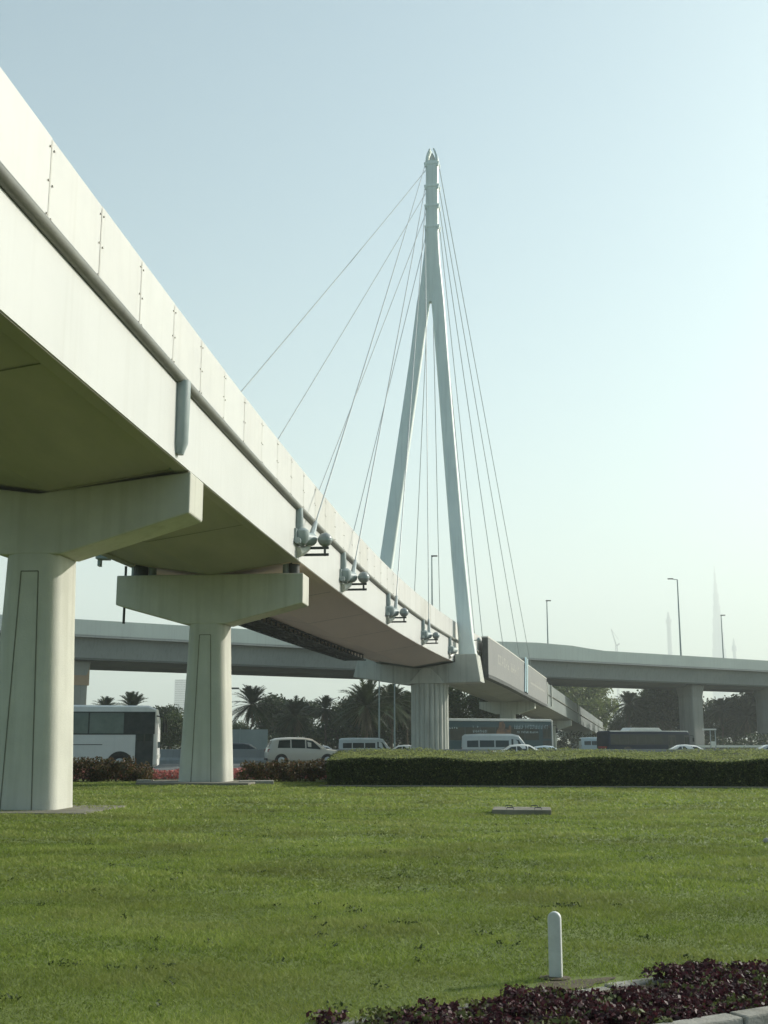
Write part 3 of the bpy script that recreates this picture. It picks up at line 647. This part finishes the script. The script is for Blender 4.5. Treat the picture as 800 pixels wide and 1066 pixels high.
# ------------------------------------------------------------------ vehicles
def lofted(stations):
    """stations: (x, zbottom, zbelt, ztop, half width, half roof width) from rear to front"""
    b = MB(); rings = []
    for x, z0, zl, zt, w, wr in stations:
        half = [(w*.86,z0),(w*.97,z0+.10),(w,z0+(zl-z0)*.5),(w*.985,zl),(wr+(w*.985-wr)*.12,zt-(zt-zl)*.13),(wr*.86,zt-.008)]
        rings.append([(x,y,z) for y,z in half] + [(x,0,zt+.012)] + [(x,-y,z) for y,z in reversed(half)])
    b.rings(rings, cap=True); return b
def at_st(st, x):
    xs = [q[0] for q in st]; return [float(np.interp(x, xs, [q[k] for q in st])) for k in range(1,6)]
def side_pt(st, x, f, sg, out=.008):
    z0, zl, zt, w, wr = at_st(st, x); y0, y1 = w*.985, wr+(w*.985-wr)*.12
    return (x, sg*(y0+(y1-y0)*f+out), zl+(zt-(zt-zl)*.13-zl)*f)
def low_pt(st, x, z, sg, out=.006):
    z0, zl, zt, w, wr = at_st(st, x); zm = z0+(zl-z0)*.5
    y = np.interp(z, [z0, z0+.1, zm, zl], [w*.86,w*.97,w,w*.985]); return (x, sg*(float(y)+out), z)
def wheels(root, st, xs, r, arch='rubber', ka=1.0):
    for x in xs:
        for sg in (-1,1):
            w = at_st(st,x)[3]
            a = MB(); a.rings([[(x+(r+.06)*ka*math.cos(t), sg*(w*1.0+dy), max(r+(r+.06)*ka*math.sin(t), .0) ) for t in np.linspace(-.35,math.pi+.35,17)] for dy in (-.2,.014)]); a.build('wheel_arch', arch, root)
            c = (x, sg*(w-.10), r); o = MB()
            o.rings([[(x+q*math.cos(t), sg*(w+dy), r+q*math.sin(t)) for t in np.linspace(0,2*math.pi,20,endpoint=False)] for q,dy in ((r*.9,-.22),(r,-.19),(r,-.0),(r*.9,.025))]); wo = o.build('wheel','tyre',root,smooth=40)
            o = MB(); o.rings([[(x+q*math.cos(t), sg*(w+dy), r+q*math.sin(t)) for t in np.linspace(0,2*math.pi,20,endpoint=False)] for q,dy in ((r*.62,.024),(r*.56,.034),(r*.15,.03))]); o.build('rim','rim',wo,smooth=40)
def pane(root, pts, name='window', mat='glass'):
    b = MB(); b.add(pts, [tuple(range(len(pts)))]); return b.build(name, mat, root)
def car(st, wins, ws, rw, wx, r, paint, **kw):
    root = empty(kw.pop('name'), (0,0,0), world=False, **kw)
    lofted(st).build('body', paint, root, smooth=35, bevel=0)
    for sg in (-1,1):
        for x0, x1, f0, f1, x2, x3 in wins:       # bottom x0..x1, top x2..x3
            pane(root, [side_pt(st,x0,f0,sg), side_pt(st,x1,f0,sg), side_pt(st,x3,f1,sg), side_pt(st,x2,f1,sg)])
    for (xa, xb), nm in ((ws,'windscreen'),(rw,'rear_window')):
        if xa is None: continue
        za = at_st(st,xa); zc = at_st(st,xb); d = .012*(1 if nm=='windscreen' else -1)
        lo, hi = (za[2]+.015, zc[2]-.03)
        pane(root, [(xa+d,-za[4]*.86,lo),(xa+d,za[4]*.86,lo),(xb+d,zc[4]*.86,hi+.02),(xb+d,-zc[4]*.86,hi+.02)], nm)
    wheels(root, st, wx, r)
    L = st[-1][0]; z0f, zlf = at_st(st, L-.12)[0], at_st(st, L-.12)[1]
    for sg in (-1,1):
        w = at_st(st, L-.14)[3]; b = MB(); b.box((L-.16, sg*w*.80, zlf-.03), (.16,w*.36,.13)); b.build('headlight','lamp_clear',root,bevel=.03)
        w = at_st(st,.08)[3]; zl = at_st(st,.08)[1]; b = MB(); b.box((.09, sg*w*.86, zl-.04), (.16,w*.22,.20)); b.build('tail_light','lamp_red',root,bevel=.03)
        xm = ws[0]-.25 if ws[0] else L*.7; zl = at_st(st,xm); b = MB(); b.box((xm, sg*(zl[3]+.09), zl[1]+.08), (.12,.2,.14)); b.build('mirror',paint,root,bevel=.03)
    b = MB(); w = at_st(st, L-.06)[3]; b.box((L-.05,0,z0f+.12), (.08,w*1.5,.16)); b.box((.0,0,.42),(.08,1.3,.14)); b.build('bumper_trim','rubber',root,bevel=.02)
    return root
SUV = [(0,.55,.78,.84,.76,.66),(.06,.36,.98,1.04,.86,.70),(.34,.27,1.06,1.62,.90,.68),(.62,.26,1.08,1.71,.91,.69),(1.5,.26,1.07,1.76,.92,.69),(2.4,.26,1.05,1.74,.92,.68),(2.85,.26,1.03,1.66,.92,.66),(3.72,.26,1.0,1.06,.92,.72),(4.35,.27,.92,.97,.89,.68),(4.65,.34,.78,.83,.80,.62),(4.74,.45,.62,.66,.72,.56)]
SED = [(0,.5,.78,.82,.74,.62),(.08,.34,.92,.98,.83,.66),(.75,.24,.95,1.02,.88,.66),(1.45,.23,.94,1.38,.89,.56),(2.2,.23,.93,1.44,.89,.57),(2.75,.23,.92,1.40,.89,.56),(3.55,.23,.90,.95,.89,.64),(4.2,.24,.80,.86,.86,.62),(4.5,.33,.66,.71,.76,.56),(4.58,.42,.56,.6,.7,.5)]
VAN = [(0,.5,1.0,1.1,.84,.78),(.05,.36,1.2,2.1,.93,.74),(.25,.30,1.2,2.24,.94,.76),(1.5,.30,1.2,2.29,.94,.77),(4.0,.30,1.2,2.28,.94,.77),(4.55,.30,1.2,2.16,.94,.74),(5.25,.30,1.12,1.22,.93,.78),(5.5,.34,.92,1.0,.90,.72),(5.6,.46,.7,.76,.84,.66)]
MPV = SUV
suv = car(SUV, [(.62,1.42,.06,.9,.72,1.42),(1.50,2.36,.06,.94,1.50,2.36),(2.44,3.42,.06,.92,2.44,2.86)], (3.62,2.93), (.1,.31), (.86,3.78), .35, 'v_cream', name='people_carrier', label='pearl white people carrier on the road right of the second pier', cat='car')
suv.location = (-7.45,74.6,gz(76)+.02); suv.rotation_euler = (0,0,R(13))
van = car(VAN, [(.45,1.35,.06,.62,.45,1.35),(1.45,2.6,.06,.62,1.45,2.6),(2.7,3.75,.06,.62,2.7,3.75),(3.95,4.95,.05,.74,3.95,4.52)], (5.18,4.62), (.035,.05), (1.0,4.6), .34, 'v_van', name='minibus', label='white high-roof minibus in front of the dark advertising coach', cat='minibus')
van.location = (6.2,94.5,gz(94.5)+.02); van.rotation_euler = (0,0,R(-4))
copy_tree(van, (-4.3,111.5,gz(111)+.02), R(3), 0.92, label='white minibus queued just left of the main pier', cat='minibus')
sed = car(SED, [(.95,1.75,.06,.86,1.42,1.78),(1.84,2.55,.06,.9,1.84,2.55),(2.63,3.3,.06,.88,2.63,2.78)], (3.42,2.84), (.86,1.38), (.8,3.65), .32, 'v_white', name='sedan', label='white saloon car roof just above the hedge before the white minibus', cat='car')
sed.location = (7.6,84.5,gz(84.5)-.06)
def recolour(root, mat, **kw):
    for ch in root.children:
        if ch.name.split('.')[0] in ('body','mirror'):
            ch.data = ch.data.copy(); ch.data.materials[0] = M[mat]
    tag(root, **kw)
def put(src, x, y, rz, lab, mat, sc=None):   # another car of a kind already built
    o = copy_tree(src, (x,y,gz(y)+.02), rz, sc, label=lab, cat='car'); recolour(o, mat); return o
put(sed, -.1,112.5,R(2),'white saloon car touching the left side of the main pier','v_white')
put(sed, -7.6,100.5,R(4),'silver car with sloping bonnet directly behind the people carrier','v_grey')
put(suv, -13.4,95.5,R(-3),'dark car right of the second pier, below the tall palm','v_dark',.9)
put(sed, -10.3,99,R(185),'pale car between the dark car and the people carrier','v_white')
put(sed, 11.6,101,R(6),'pale blue saloon car at the nose of the white minibus','v_blue')
put(sed, 14.3,105.5,R(184),'brick red saloon car behind the end of the advertising coach','v_red')
o = copy_tree(van, (25.2,152,gz(152)+.02), R(2), .95, label='pale blue minibus just left of the navy bus', cat='minibus'); recolour(o,'v_blue')
put(sed, 23.6,100.5,R(-2),'white saloon car with only its bonnet showing past the navy bus','v_white',)
put(sed, 26.0,93.5,R(181),'white saloon car nose to nose with a grey car at the right','v_white')
put(sed, 28.0,91,R(2),'blue grey saloon car at the right edge above the hedge','v_grey')

def bus(L, H, W, paint, band, rz, loc, glass_z, doors, wx, gl='glass', **kw):
    root = empty(kw.pop('name'), (0,0,0), world=False, label=kw.pop('label'), cat='bus')
    w = W/2; st = [(0,.5,1.2,H-.5,w*.92,w*.86),(.05,.38,1.4,H-.12,w*.97,w*.88),(.22,.34,1.4,H,w,w*.90),(L*.5,.34,1.4,H+.03,w,w*.90),(L-.5,.34,1.4,H,w,w*.90),(L-.12,.36,1.4,H-.16,w*.98,w*.86),(L,.42,1.3,H-.7,w*.93,w*.84)]
    b = MB(); rings = []
    for x,z0,zl,zt,ww,wr in st:
        half = [(ww*.9,z0),(ww,z0+.12),(ww,zl),(ww*.985,zt-.32),(wr+.06,zt-.08),(wr-.12,zt)]
        rings.append([(x,y,z) for y,z in half]+[(x,-y,z) for y,z in reversed(half)])
    b.rings(rings); b.build('body', paint, root, smooth=35)
    g0, g1 = glass_z
    for sg in (-1,1):
        yb = sg*(w+.006); yt = sg*(w*.985+.01)
        xs = np.linspace(.35, doors[0]-.1 if sg < 0 else L-.4, 7)
        for a, c in zip(xs[:-1], xs[1:]): pane(root, [(a+.035,yb,g0),(c-.035,yb,g0),(c-.035,yt,g1),(a+.035,yt,g1)], 'window', gl)
        b = MB(); b.add([(.3,sg*(w+.003),g0-.06),(L-.3,sg*(w+.003),g0-.06),(L-.3,sg*(w*.985+.006),g1+.06),(.3,sg*(w*.985+.006),g1+.06)], [(0,1,2,3)]); b.build('window_band', band, root)
    wheels(root, st, wx, .48, 'rubber', 1.16)
    pane(root, [(L+.02,-w*.86,1.25),(L+.02,w*.86,1.25),(L-.08,w*.84,H-.55),(L-.08,-w*.84,H-.55)], 'windscreen')
    for sg in (-1,1):
        b = MB(); b.box((L-.02,sg*w*.72,.85),(.12,.36,.22)); b.build('headlight','lamp_clear',root,bevel=.04)
        b = MB(); b.tube([(L-.1,sg*w*.9,H-.5),(L+.25,sg*(w+.12),H-.55),(L+.28,sg*(w+.14),H-.95)], .035, 6); b.box((L+.28,sg*(w+.14),H-1.05),(.1,.22,.45)); b.build('mirror','rubber',root)
    b = MB(); b.box((.02,0,1.0),(.08,W*.7,.25)); b.build('tail_light','lamp_red',root)
    for dx0, dx1 in doors[1]:
        y = -(w+.012); b = MB(); b.add([(dx0,y,.40),(dx1,y,.40),(dx1,y+.02,H-.5),(dx0,y+.02,H-.5)],[(0,1,2,3)]); d = b.build('door','dark',root)
        mid = (dx0+dx1)/2
        for a, c in ((dx0+.08,mid-.04),(mid+.04,dx1-.08)): pane(d, [(a,y-.006,H-1.7),(c,y-.006,H-1.7),(c,y+.012,H-.75),(a,y+.012,H-.75)], 'door_window')
    root.location = loc; root.rotation_euler = (0,0,rz); return root
wb = bus(12, 3.28, 2.5, 'v_busgrey', 'dark', R(8), (-23.0,56.6,gz(57)+.02), (1.95,2.92), (10.5,[(10.95,11.8)]), (2.6,10.25), gl='bus_glass', name='bus', label='white bus with dark windows standing behind the nearest pier')
b = MB(); b.box((5.0,-1.256,1.42),(8.8,.01,.03)); 
for x in np.arange(1,9.2,1.7): b.box((x,-1.256,.95),(.025,.01,.95))
b.build('locker_seams','rubber',wb)
b = MB(); b.add([(10.5,-1.264,1.92),(11.85,-1.264,1.92),(11.85,-1.25,2.98),(10.5,-1.25,2.98)],[(0,1,2,3)]); b.build('front_side_panel','dark',wb)
for x, z in ((7.4,2.25),(8.4,2.3)):
    b = MB(); b.sphere((x,-.9,z),.14,9,6); b.box((x,-.9,z-.45),(.42,.35,.55)); b.build('seat','dark',wb)
cb = bus(12.2, 3.85, 2.55, 'v_teal', 'v_teal', R(27), (5.3,112,gz(112)+.02), (1.9,3.1), (10.6,[(10.9,11.9)]), (2.8,10.1), name='coach', label='tall dark teal coach wrapped in advertising with a white roof line')
b = MB(); w=1.275
b.box((6.1,-w*.93,3.80),(11.7,.24,.24)); b.box((12.05,-w*.95,2.2),(.14,.16,3.2)); b.build('roof_trim','v_white',cb,bevel=.04)
b = MB(); g = np.random.default_rng(4)
pts = [(5.5,2.0),(5.55,2.7),(5.8,3.1),(5.9,3.6),(6.3,3.68),(6.55,3.35),(6.5,3.0),(6.9,2.85),(7.0,3.3),(7.25,3.25),(7.2,2.5),(7.4,2.0)]
b.prism([(x,-w-.013,z) for x,z in pts],(0,-.004,0)); b.build('advert_picture','orange',cb)
b = MB()
def ad(x0,x1,z0,z1,n):
    for i in range(n):
        if g.random()<.14: continue
        a = x0+(x1-x0)*i/n; ww=(x1-x0)/n*.62; b.box((a+ww*.2,-w-.016,(z0+z1)/2),(ww*.32,.008,z1-z0))
        if g.random()<.8: b.box((a+ww*.6,-w-.016,z1-.05 if g.random()<.5 else (z0+z1)/2),(ww*.6,.008,.09))
        if g.random()<.5: b.box((a+ww*.6,-w-.016,z0+.05),(ww*.6,.008,.09))
ad(7.6,11.6,2.95,3.35,22); ad(7.9,10.6,2.55,2.75,16); ad(2.9,4.6,2.6,2.85,9); ad(2.9,3.6,3.05,3.25,3); ad(.3,1.3,2.95,3.1,4)
b.build('advert_lettering','ad_text',cb)
db = bus(12, 2.92, 2.55, 'v_navy', 'v_dark', R(24), (25.9,140,gz(140)+.02), (1.35,2.45), (7.9,[(8.6,9.7),(11.0,11.8)]), (2.7,9.9), name='city_bus', label='dark navy city bus with a white roof unit under the overpass')
b = MB(); b.prism([(3.2,-.9,2.93),(3.6,-.9,3.28),(7.6,-.9,3.28),(8.1,-.9,2.93)],(0,1.8,0)); b.build('roof_unit','v_white',db,bevel=.05)
b = MB(); b.box((6,-1.12,2.84),(11.4,.18,.18)); b.build('roof_trim','v_white',db,bevel=.03)

# ------------------------------------------------------------------ barriers, hoarding, small sign
def wall_thing(name, p0, p1, prof, mat, lab, cat):
    a, c = Vector(p0), Vector(p1); d = (c-a).normalized(); n = Vector((d.y,-d.x,0)); b = MB()
    b.rings([[p + n*o + Vector((0,0,z)) for o,z in prof] for p in (a,c)]); return tag(b.build(name, mat, bevel=.02), lab, cat)
wall_thing('concrete_barrier', (-60,86,gz(86)), (60,88.5,gz(88)), [(-.3,0),(-.28,.25),(-.12,.45),(-.09,1.05),(.09,1.05),(.12,.45),(.28,.25),(.3,0)], 'barrier', 'long grey concrete barrier down the middle of the road', 'barrier')
gr = empty('guard_rail', (43,151,gz(151)), label='low pale guard rail on the far verge right of the navy bus', cat='guard rail')
b = MB(); b.box((47,151,.55),(26,.08,.28)); b.build('rail','bright',gr)
for x in range(35,60,3):
    b = MB(); b.box((x,151.1,.05),(.12,.12,1.1)); b.build('post','steel',gr)
hw = empty('hoarding', (-25,168,-.5), label='pale blue grey hoarding behind the tall palm and the second pier', cat='fence')
for x in np.arange(-28.5,-17,4.0):
    b = MB(); b.box((x+1.98,168,1.15),(3.92,.08,3.3)); b.build('panel','hoarding',hw)
    b = MB(); b.box((x,168.1,1.2),(.14,.14,3.5)); b.build('post','steel',hw)
ts = empty('gantry_sign', (39.6,142,gz(142)), label='small white T-shaped road sign frame right of the navy bus', cat='sign')
b = MB(); b.tube([(39.3,142,-.5),(39.3,142,2.5)],.06,6); b.tube([(39.9,142,-.5),(39.9,142,2.5)],.06,6); b.build('post','steel',ts)
b = MB(); b.box((39.2,142,2.62),(1.7,.1,.18)); b.build('cross_bar','v_white',ts); b = MB(); b.box((39.6,141.9,.95),(.55,.08,.5)); b.build('plate','v_white',ts)

# ------------------------------------------------------------------ trees
def bushy(name, h, w, mat, seed, loc, lab, n=7000, trunk=.28):
    g = np.random.default_rng(seed); root = empty(name, (0,0,0), world=False, label=lab, cat='tree', group='broad-leaved trees behind the road')
    b = MB(); b.tube([(0,0,-.3),(g.normal(0,.1),g.normal(0,.1),h*.25),(g.normal(0,.25),g.normal(0,.25),h*.6)],[trunk,trunk*.75,trunk*.3],8)
    lob = []
    for k in range(13):
        a = g.uniform(0,2*np.pi); rr = w*.5*g.uniform(.15,.85); z = h*g.uniform(.26,.86); rr *= (1-.55*max(0,(z/h-.45))/.45)
        c = np.array([rr*np.cos(a), rr*np.sin(a), z]); s = w*g.uniform(.14,.24); lob.append((c,s))
        if k < 7: b.tube([(0,0,h*g.uniform(.18,.4)),tuple(c*.55+np.array([0,0,h*.12])),tuple(c)],[trunk*.45,trunk*.28,trunk*.08],5)
    b.build('trunk','trunk',root,smooth=50)
    P=[];T=[]
    for c,s in lob:
        m = int(n/13); v = unit(g.normal(size=(m,3)))*(g.random((m,1))**.33)*s*np.array([1,1,.8])*(1+.25*g.normal(size=(m,1)))
        P.append(c+v); T.append(np.clip(g.normal(.5,.22)*.5+g.normal(.28,.2,m),0,1))
    P=np.concatenate(P); P[:,2]=np.maximum(P[:,2],.1)
    quads('crown', leaves(P, .47, unit(P-np.array([0,0,h*.45])), .5, .6, g), mat, np.concatenate(T), root)
    root.location=loc; return root
def palm(h, seed, loc, lab, fl=3.6, nf=46, dead=True, trunk=.2):
    g = np.random.default_rng(seed); root = empty('palm_tree',(0,0,0),world=False,label=lab,cat='palm tree',group='date palms behind the road')
    b = MB(); pts=[(g.normal(0,.05)*k,g.normal(0,.05)*k,-.3+(h+.3)*k/6) for k in range(7)]; pts[-1]=(0,0,h)
    b.tube(pts,[trunk*1.25,trunk,trunk*.95,trunk*.95,trunk,trunk*1.1,trunk*1.3],9)
    for k in range(28): 
        a=k*2.4; z=h*(.15+.8*k/28); b.box((trunk*1.02*math.cos(a),trunk*1.02*math.sin(a),z),(.14,.1,.2),rz=a)
    b.build('trunk','trunk',root,smooth=50)
    def fronds(n, e0, e1, L, droop, wl):
        Q=[];T=[]
        for k in range(n):
            a=g.uniform(0,2*np.pi); e=R(g.uniform(e0,e1)); l=L*g.uniform(.85,1.15); m=16
            r0=np.array([np.cos(a)*np.cos(e),np.sin(a)*np.cos(e),np.sin(e)]); sd=np.array([-np.sin(a),np.cos(a),0])
            t=np.linspace(.04,1,m); sp=r0[None]*(t*l)[:,None]; sp[:,2]-=droop*l*t**2.2; sp+=np.array([0,0,h])
            tg=np.gradient(sp,axis=0); tg=unit(tg); up=unit(np.cross(tg,sd[None]))
            tt=np.clip(g.normal(.5,.25),0,1)
            for i in range(m-1):
                wd=.055*(1-t[i]*.7); Q.append(np.stack([sp[i]-sd*wd,sp[i]+sd*wd,sp[i+1]+sd*wd*.8,sp[i+1]-sd*wd*.8])); T.append(tt)
                for sg in (-1,1):
                    for j in (0,.5):
                        c=sp[i]*(1-j)+sp[i+1]*j; ll=wl*np.sin(np.pi*min(.12+t[i]*.95,1))**.7*g.uniform(.8,1.15)+.06
                        d=unit(sd*sg*.85+tg[i]*.75+up[i]*(.25 if up[i][2]>0 else -.25)+np.array([0,0,-.12])+g.normal(0,.08,3)); 
                        q=tg[i]*.075; Q.append(np.stack([c-q,c+q,c+d*ll+q*.15,c+d*ll-q*.15])); T.append(np.clip(tt+g.normal(0,.12),0,1))
        return np.array(Q),np.array(T)
    Q,T=fronds(nf,-35,80,fl,.34,.75); quads('crown',Q,'frond',T,root)
    if dead:
        Q,T=fronds(16,-75,-35,fl*.62,.25,.35); quads('dead_fronds',Q,'deadfrond',T,root)
    root.location=loc; return root
BS=1.22; PS=1.08
BT=[bushy('broadleaf_tree',9.2,9.5,'leaf_dark',1,(0,0,0),'x'), bushy('broadleaf_tree',8.0,10.5,'leaf_mid',2,(0,0,0),'x'), bushy('broadleaf_tree',11,9,'leaf_dark',3,(0,0,0),'x',7500), bushy('broadleaf_tree',11.5,10,'leaf_lit',4,(0,0,0),'x',7500)]
PT=[palm(7.6,5,(0,0,0),'x',4.8,78), palm(6.2,6,(0,0,0),'x',5.2,84), palm(8.6,7,(0,0,0),'x',4.4,66)]
usedB=set(); usedP=set()
def tree(i,x,y,sc,lab,g_='broad-leaved trees behind the road'):
    sc*=BS if x<20 else 1.1
    if i not in usedB: usedB.add(i); o=BT[i]; o.location=(x,y,-.5); o.scale=(sc,)*3; o.rotation_euler=(0,0,x*1.3)
    else: o=copy_tree(BT[i],(x,y,-.5),x*1.7,sc)
    tag(o,lab,'tree',g_); return o
def palmt(i,x,y,sc,lab):
    if i not in usedP: usedP.add(i); o=PT[i]; o.location=(x,y,-.5); o.scale=(sc,)*3; o.rotation_euler=(0,0,x)
    else: o=copy_tree(PT[i],(x,y,-.5),x*1.3,sc)
    tag(o,lab,'palm tree','date palms behind the road'); return o
def gx(u,y): return (u-400)/1206*y*.985
for i,u,y,sc,lab in ((0,262,176,.92,'tall palm standing clear of the trees right of the second pier'),(1,307,192,.90,'palm with drooping fronds in the dark trees beside the tall palm'),(2,339,196,.80,'palm rising above the dark trees midway to the main pier'),(1,382,158,1.02,'broad palm with dead brown fronds left of the two lamp posts'),(0,408,172,.92,'palm right behind the two lamp posts'),(0,424,176,.84,'palm half hidden by the left side of the main pier'),
    (2,110,200,.80,'left palm top over the white bus roof'),(0,137,190,.88,'right palm top over the white bus roof'),(1,97,215,.70,'small palm top over the white bus, leftmost of them'),
    (2,655,236,1.0,'palm silhouetted in the bright gap under the overpass'),(1,668,244,1.18,'palm under the overpass behind the navy bus'),(0,690,248,1.15,'palm just left of the broad overpass pier'),(2,752,250,.92,'palm right of the broad overpass pier'),(1,778,246,1.0,'palm at the right edge under the overpass')):
    palmt(i,gx(u,y),y,sc,lab)
for k_,(x_,y_) in enumerate(((57,244),(61,259),(65,276),(70,293))):  # trees put in to throw shade on the side of the ramp
    tree(2,x_,y_,1.22+.04*k_,['tall dark tree added to shade the ramp, nearest the overpass','tall dark tree added to shade the ramp, second along its right side','tall dark tree added to shade the ramp, third along its right side','farthest of the tall dark trees added to shade the ramp'][k_])
TR=[(0,168,205,.72,'small dark tree left of the second pier'),(1,178,195,.62,'low green tree touching the left side of the second pier'),(0,150,210,.6,'low dark tree behind the front of the white bus'),(1,232,205,.46,'dark tree hidden partly by the second pier'),(1,250,214,.5,'low tree behind the tall palm trunk'),(0,285,210,.9,'rounded dark tree right of the tall palm'),(1,300,222,.85,'broad green tree beside the rounded dark tree'),(0,325,216,.84,'dark tree between two of the palms over the people carrier'),(1,352,208,.80,'low tree behind the queued minibus'),(0,372,206,.92,'dark tree behind the broad palm'),(2,398,212,.80,'tall tree behind the two lamp posts'),(0,420,208,.92,'dark tree at the left side of the main pier'),(1,440,216,.8,'tree hidden behind the main pier'),
    (2,472,160,.72,'dark tree right of the main pier above the coach'),(0,500,172,.85,'dark tree under the sign behind the coach'),(1,530,215,1.0,'green tree behind the end of the coach'),(0,560,225,1.0,'dark tree behind the third footbridge pier'),
    (3,586,300,1.4,'sunlit yellow green tree under the overpass behind the ramp'),(3,614,306,1.45,'sunlit light green tree left of the bright gap under the overpass'),(2,645,262,.62,'low dark tree in the bright gap under the overpass'),(2,682,262,1.15,'tall dark tree behind the navy bus'),(2,700,252,1.1,'tall dark tree against the left side of the broad overpass pier'),(0,722,258,1.2,'dark tree behind the broad overpass pier'),(2,745,266,.92,'dark tree just right of the broad overpass pier'),(0,763,258,1.15,'dark tree midway between the two right overpass piers'),(2,782,256,1.1,'dark tree against the right end overpass pier'),(1,806,250,1.2,'green tree at the right edge behind the overpass pier'),(0,40,205,.8,'dark tree behind the nearest pier'),(1,60,200,.7,'green tree behind the nearest pier beside the white bus'),(1,12,205,.8,'green tree left of the nearest pier')]
for i,u,y,sc,lab in TR: tree(i,gx(u,y),y,sc,lab)
# continuous low scrub under the trees
n=16000; X=rng.uniform(-75,110,n); Y=rng.uniform(196,204,n)+np.where(X>10,30,0)+np.where(X<-30,8,0); P=np.stack([X,Y,-.4+rng.random(n)**.8*(2.3+.8*np.sin(X*.35)+.6*np.sin(X*.9))],1)
tag(quads('undergrowth', leaves(P,.6,np.array([0,0,1.]),.4,.6),'leaf_dark',rng.random(n)),'dark low scrub below the trees behind the road','undergrowth',kind='stuff')

# ------------------------------------------------------------------ hazy skyline
def tower(name, x, y, tiers, lab, cat='skyscraper', n=9):
    o = empty(name,(x,y,-1),label=lab,cat=cat); b = MB(); mx = tiers[0][1]
    for (z0,w0),(z1,w1) in zip(tiers[:-1],tiers[1:]):
        b.rings([[(x+w*math.cos(2*math.pi*i/n)*(1+.12*math.cos(3*2*math.pi*i/n)),y+w*math.sin(2*math.pi*i/n)*(1+.12*math.cos(3*2*math.pi*i/n)),z) for i in range(n)] for z,w in ((z0,w0),(z1,w0*.985 if w1 else w0*.3))])
    b.build('shaft','tower',o); return o
tower('spire_skyscraper',1612,5600,[(-1,46),(130,42),(230,38),(330,33),(420,28),(500,23),(570,18),(630,13.5),(690,9),(740,5),(790,2.5),(829,0)],'very tall stepped spire of a skyscraper, faint in the haze')
tower('slender_tower',1106,4500,[(-1,8.5),(440,11),(452,8),(482,0)],'slender hazy tower left of the tall spire')
tower('mast_tower',1355,4500,[(-1,6),(330,9),(350,6),(380,0)],'short hazy tower right of the tall spire')
o=empty('hazy_block',(-552,3200,-1),label='pale hazy tower block beside the second pier under the overpass',cat='building'); b=MB(); b.box((-552,3200,78),(36,30,158)); b.build('block','tower',o)
b=MB()
for k in range(26): b.box((-552,3184.6,5+k*6),(33,.6,2.6))
b.build('window_bands','glass',o)
o=empty('tower_crane',(597,3000,-1),label='faint hazy crane jib above the overpass',cat='crane'); b=MB()
for dx,dy in ((-2,-2),(2,-2),(2,2),(-2,2)): b.tube([(600+dx,3000+dy,-1),(600+dx,3000+dy,236)],.6,5)
for k in range(26): b.tube([(598,2998,k*9),(602,2998,k*9+9)],.45,4); 
b.build('mast','tower',o); b=MB(); b.tube([(600,3000,234),(588,3000,278)],[1.8,1.0],6); b.tube([(600,3000,234),(608,3000,240)],2.2,6); b.tube([(606,3000,250),(588,3000,278)],.5,4); b.build('jib','tower',o)

# ------------------------------------------------------------------ haze, sky, sun, camera
HAZE = .00034
b=MB(); b.box((0,3350,431),(12400,7500,868)); hz=b.build('haze','white'); tag(hz,'pale even haze filling the air','haze',kind='stuff')
m,t,out=nt('haze_air'); pv=N(t,'ShaderNodeVolumePrincipled'); pv.inputs['Color'].default_value=(.885,.94,.92,1); pv.inputs['Density'].default_value=HAZE; pv.inputs['Anisotropy'].default_value=.18
t.links.new(pv.outputs[0],out.inputs['Volume']); hz.data.materials[0]=m

EL, AZ = 26.6, 63.0
w=bpy.data.worlds.new('World'); SC.world=w; w.use_nodes=True; t=w.node_tree; bg=t.nodes['Background']
sk=N(t,'ShaderNodeTexSky',sky_type='NISHITA'); sk.sun_disc=False; sk.sun_elevation=R(EL); sk.sun_rotation=R(AZ); sk.altitude=0; sk.air_density=1.0; sk.dust_density=2.5; sk.ozone_density=1.2
tn=N(t,'ShaderNodeMix',data_type='RGBA',blend_type='MULTIPLY'); tn.inputs[0].default_value=1; tn.inputs[7].default_value=(.84,.985,.88,1); t.links.new(sk.outputs[0],tn.inputs[6]); t.links.new(tn.outputs[2],bg.inputs[0]); bg.inputs[1].default_value=.145
sd=bpy.data.lights.new('sun','SUN'); sd.energy=5.0; sd.angle=R(.6); sd.color=(1,.96,.89); so=bpy.data.objects.new('sun',sd); COL.objects.link(so)
S=Vector((math.sin(R(AZ))*math.cos(R(EL)),math.cos(R(AZ))*math.cos(R(EL)),math.sin(R(EL)))); so.rotation_euler=(-S).to_track_quat('-Z','Y').to_euler(); so.location=(60,30,60)
cd=bpy.data.cameras.new('camera'); co=bpy.data.objects.new('camera',cd); COL.objects.link(co); SC.camera=co
co.location=(0,0,1.65); co.rotation_euler=(R(90)+math.atan(235/1206),0,0); cd.sensor_fit='HORIZONTAL'; cd.sensor_width=24; cd.lens=24*1206/800; cd.clip_start=.05; cd.clip_end=30000
SC.view_settings.view_transform='Standard'; SC.view_settings.look='None'; SC.view_settings.gamma=1; SC.view_settings.exposure=.48
SC.cycles.use_denoising=True; SC.cycles.max_bounces=6; SC.cycles.volume_bounces=1; SC.cycles.caustics_reflective=False; SC.cycles.caustics_refractive=False
SC.cycles.transparent_max_bounces=8
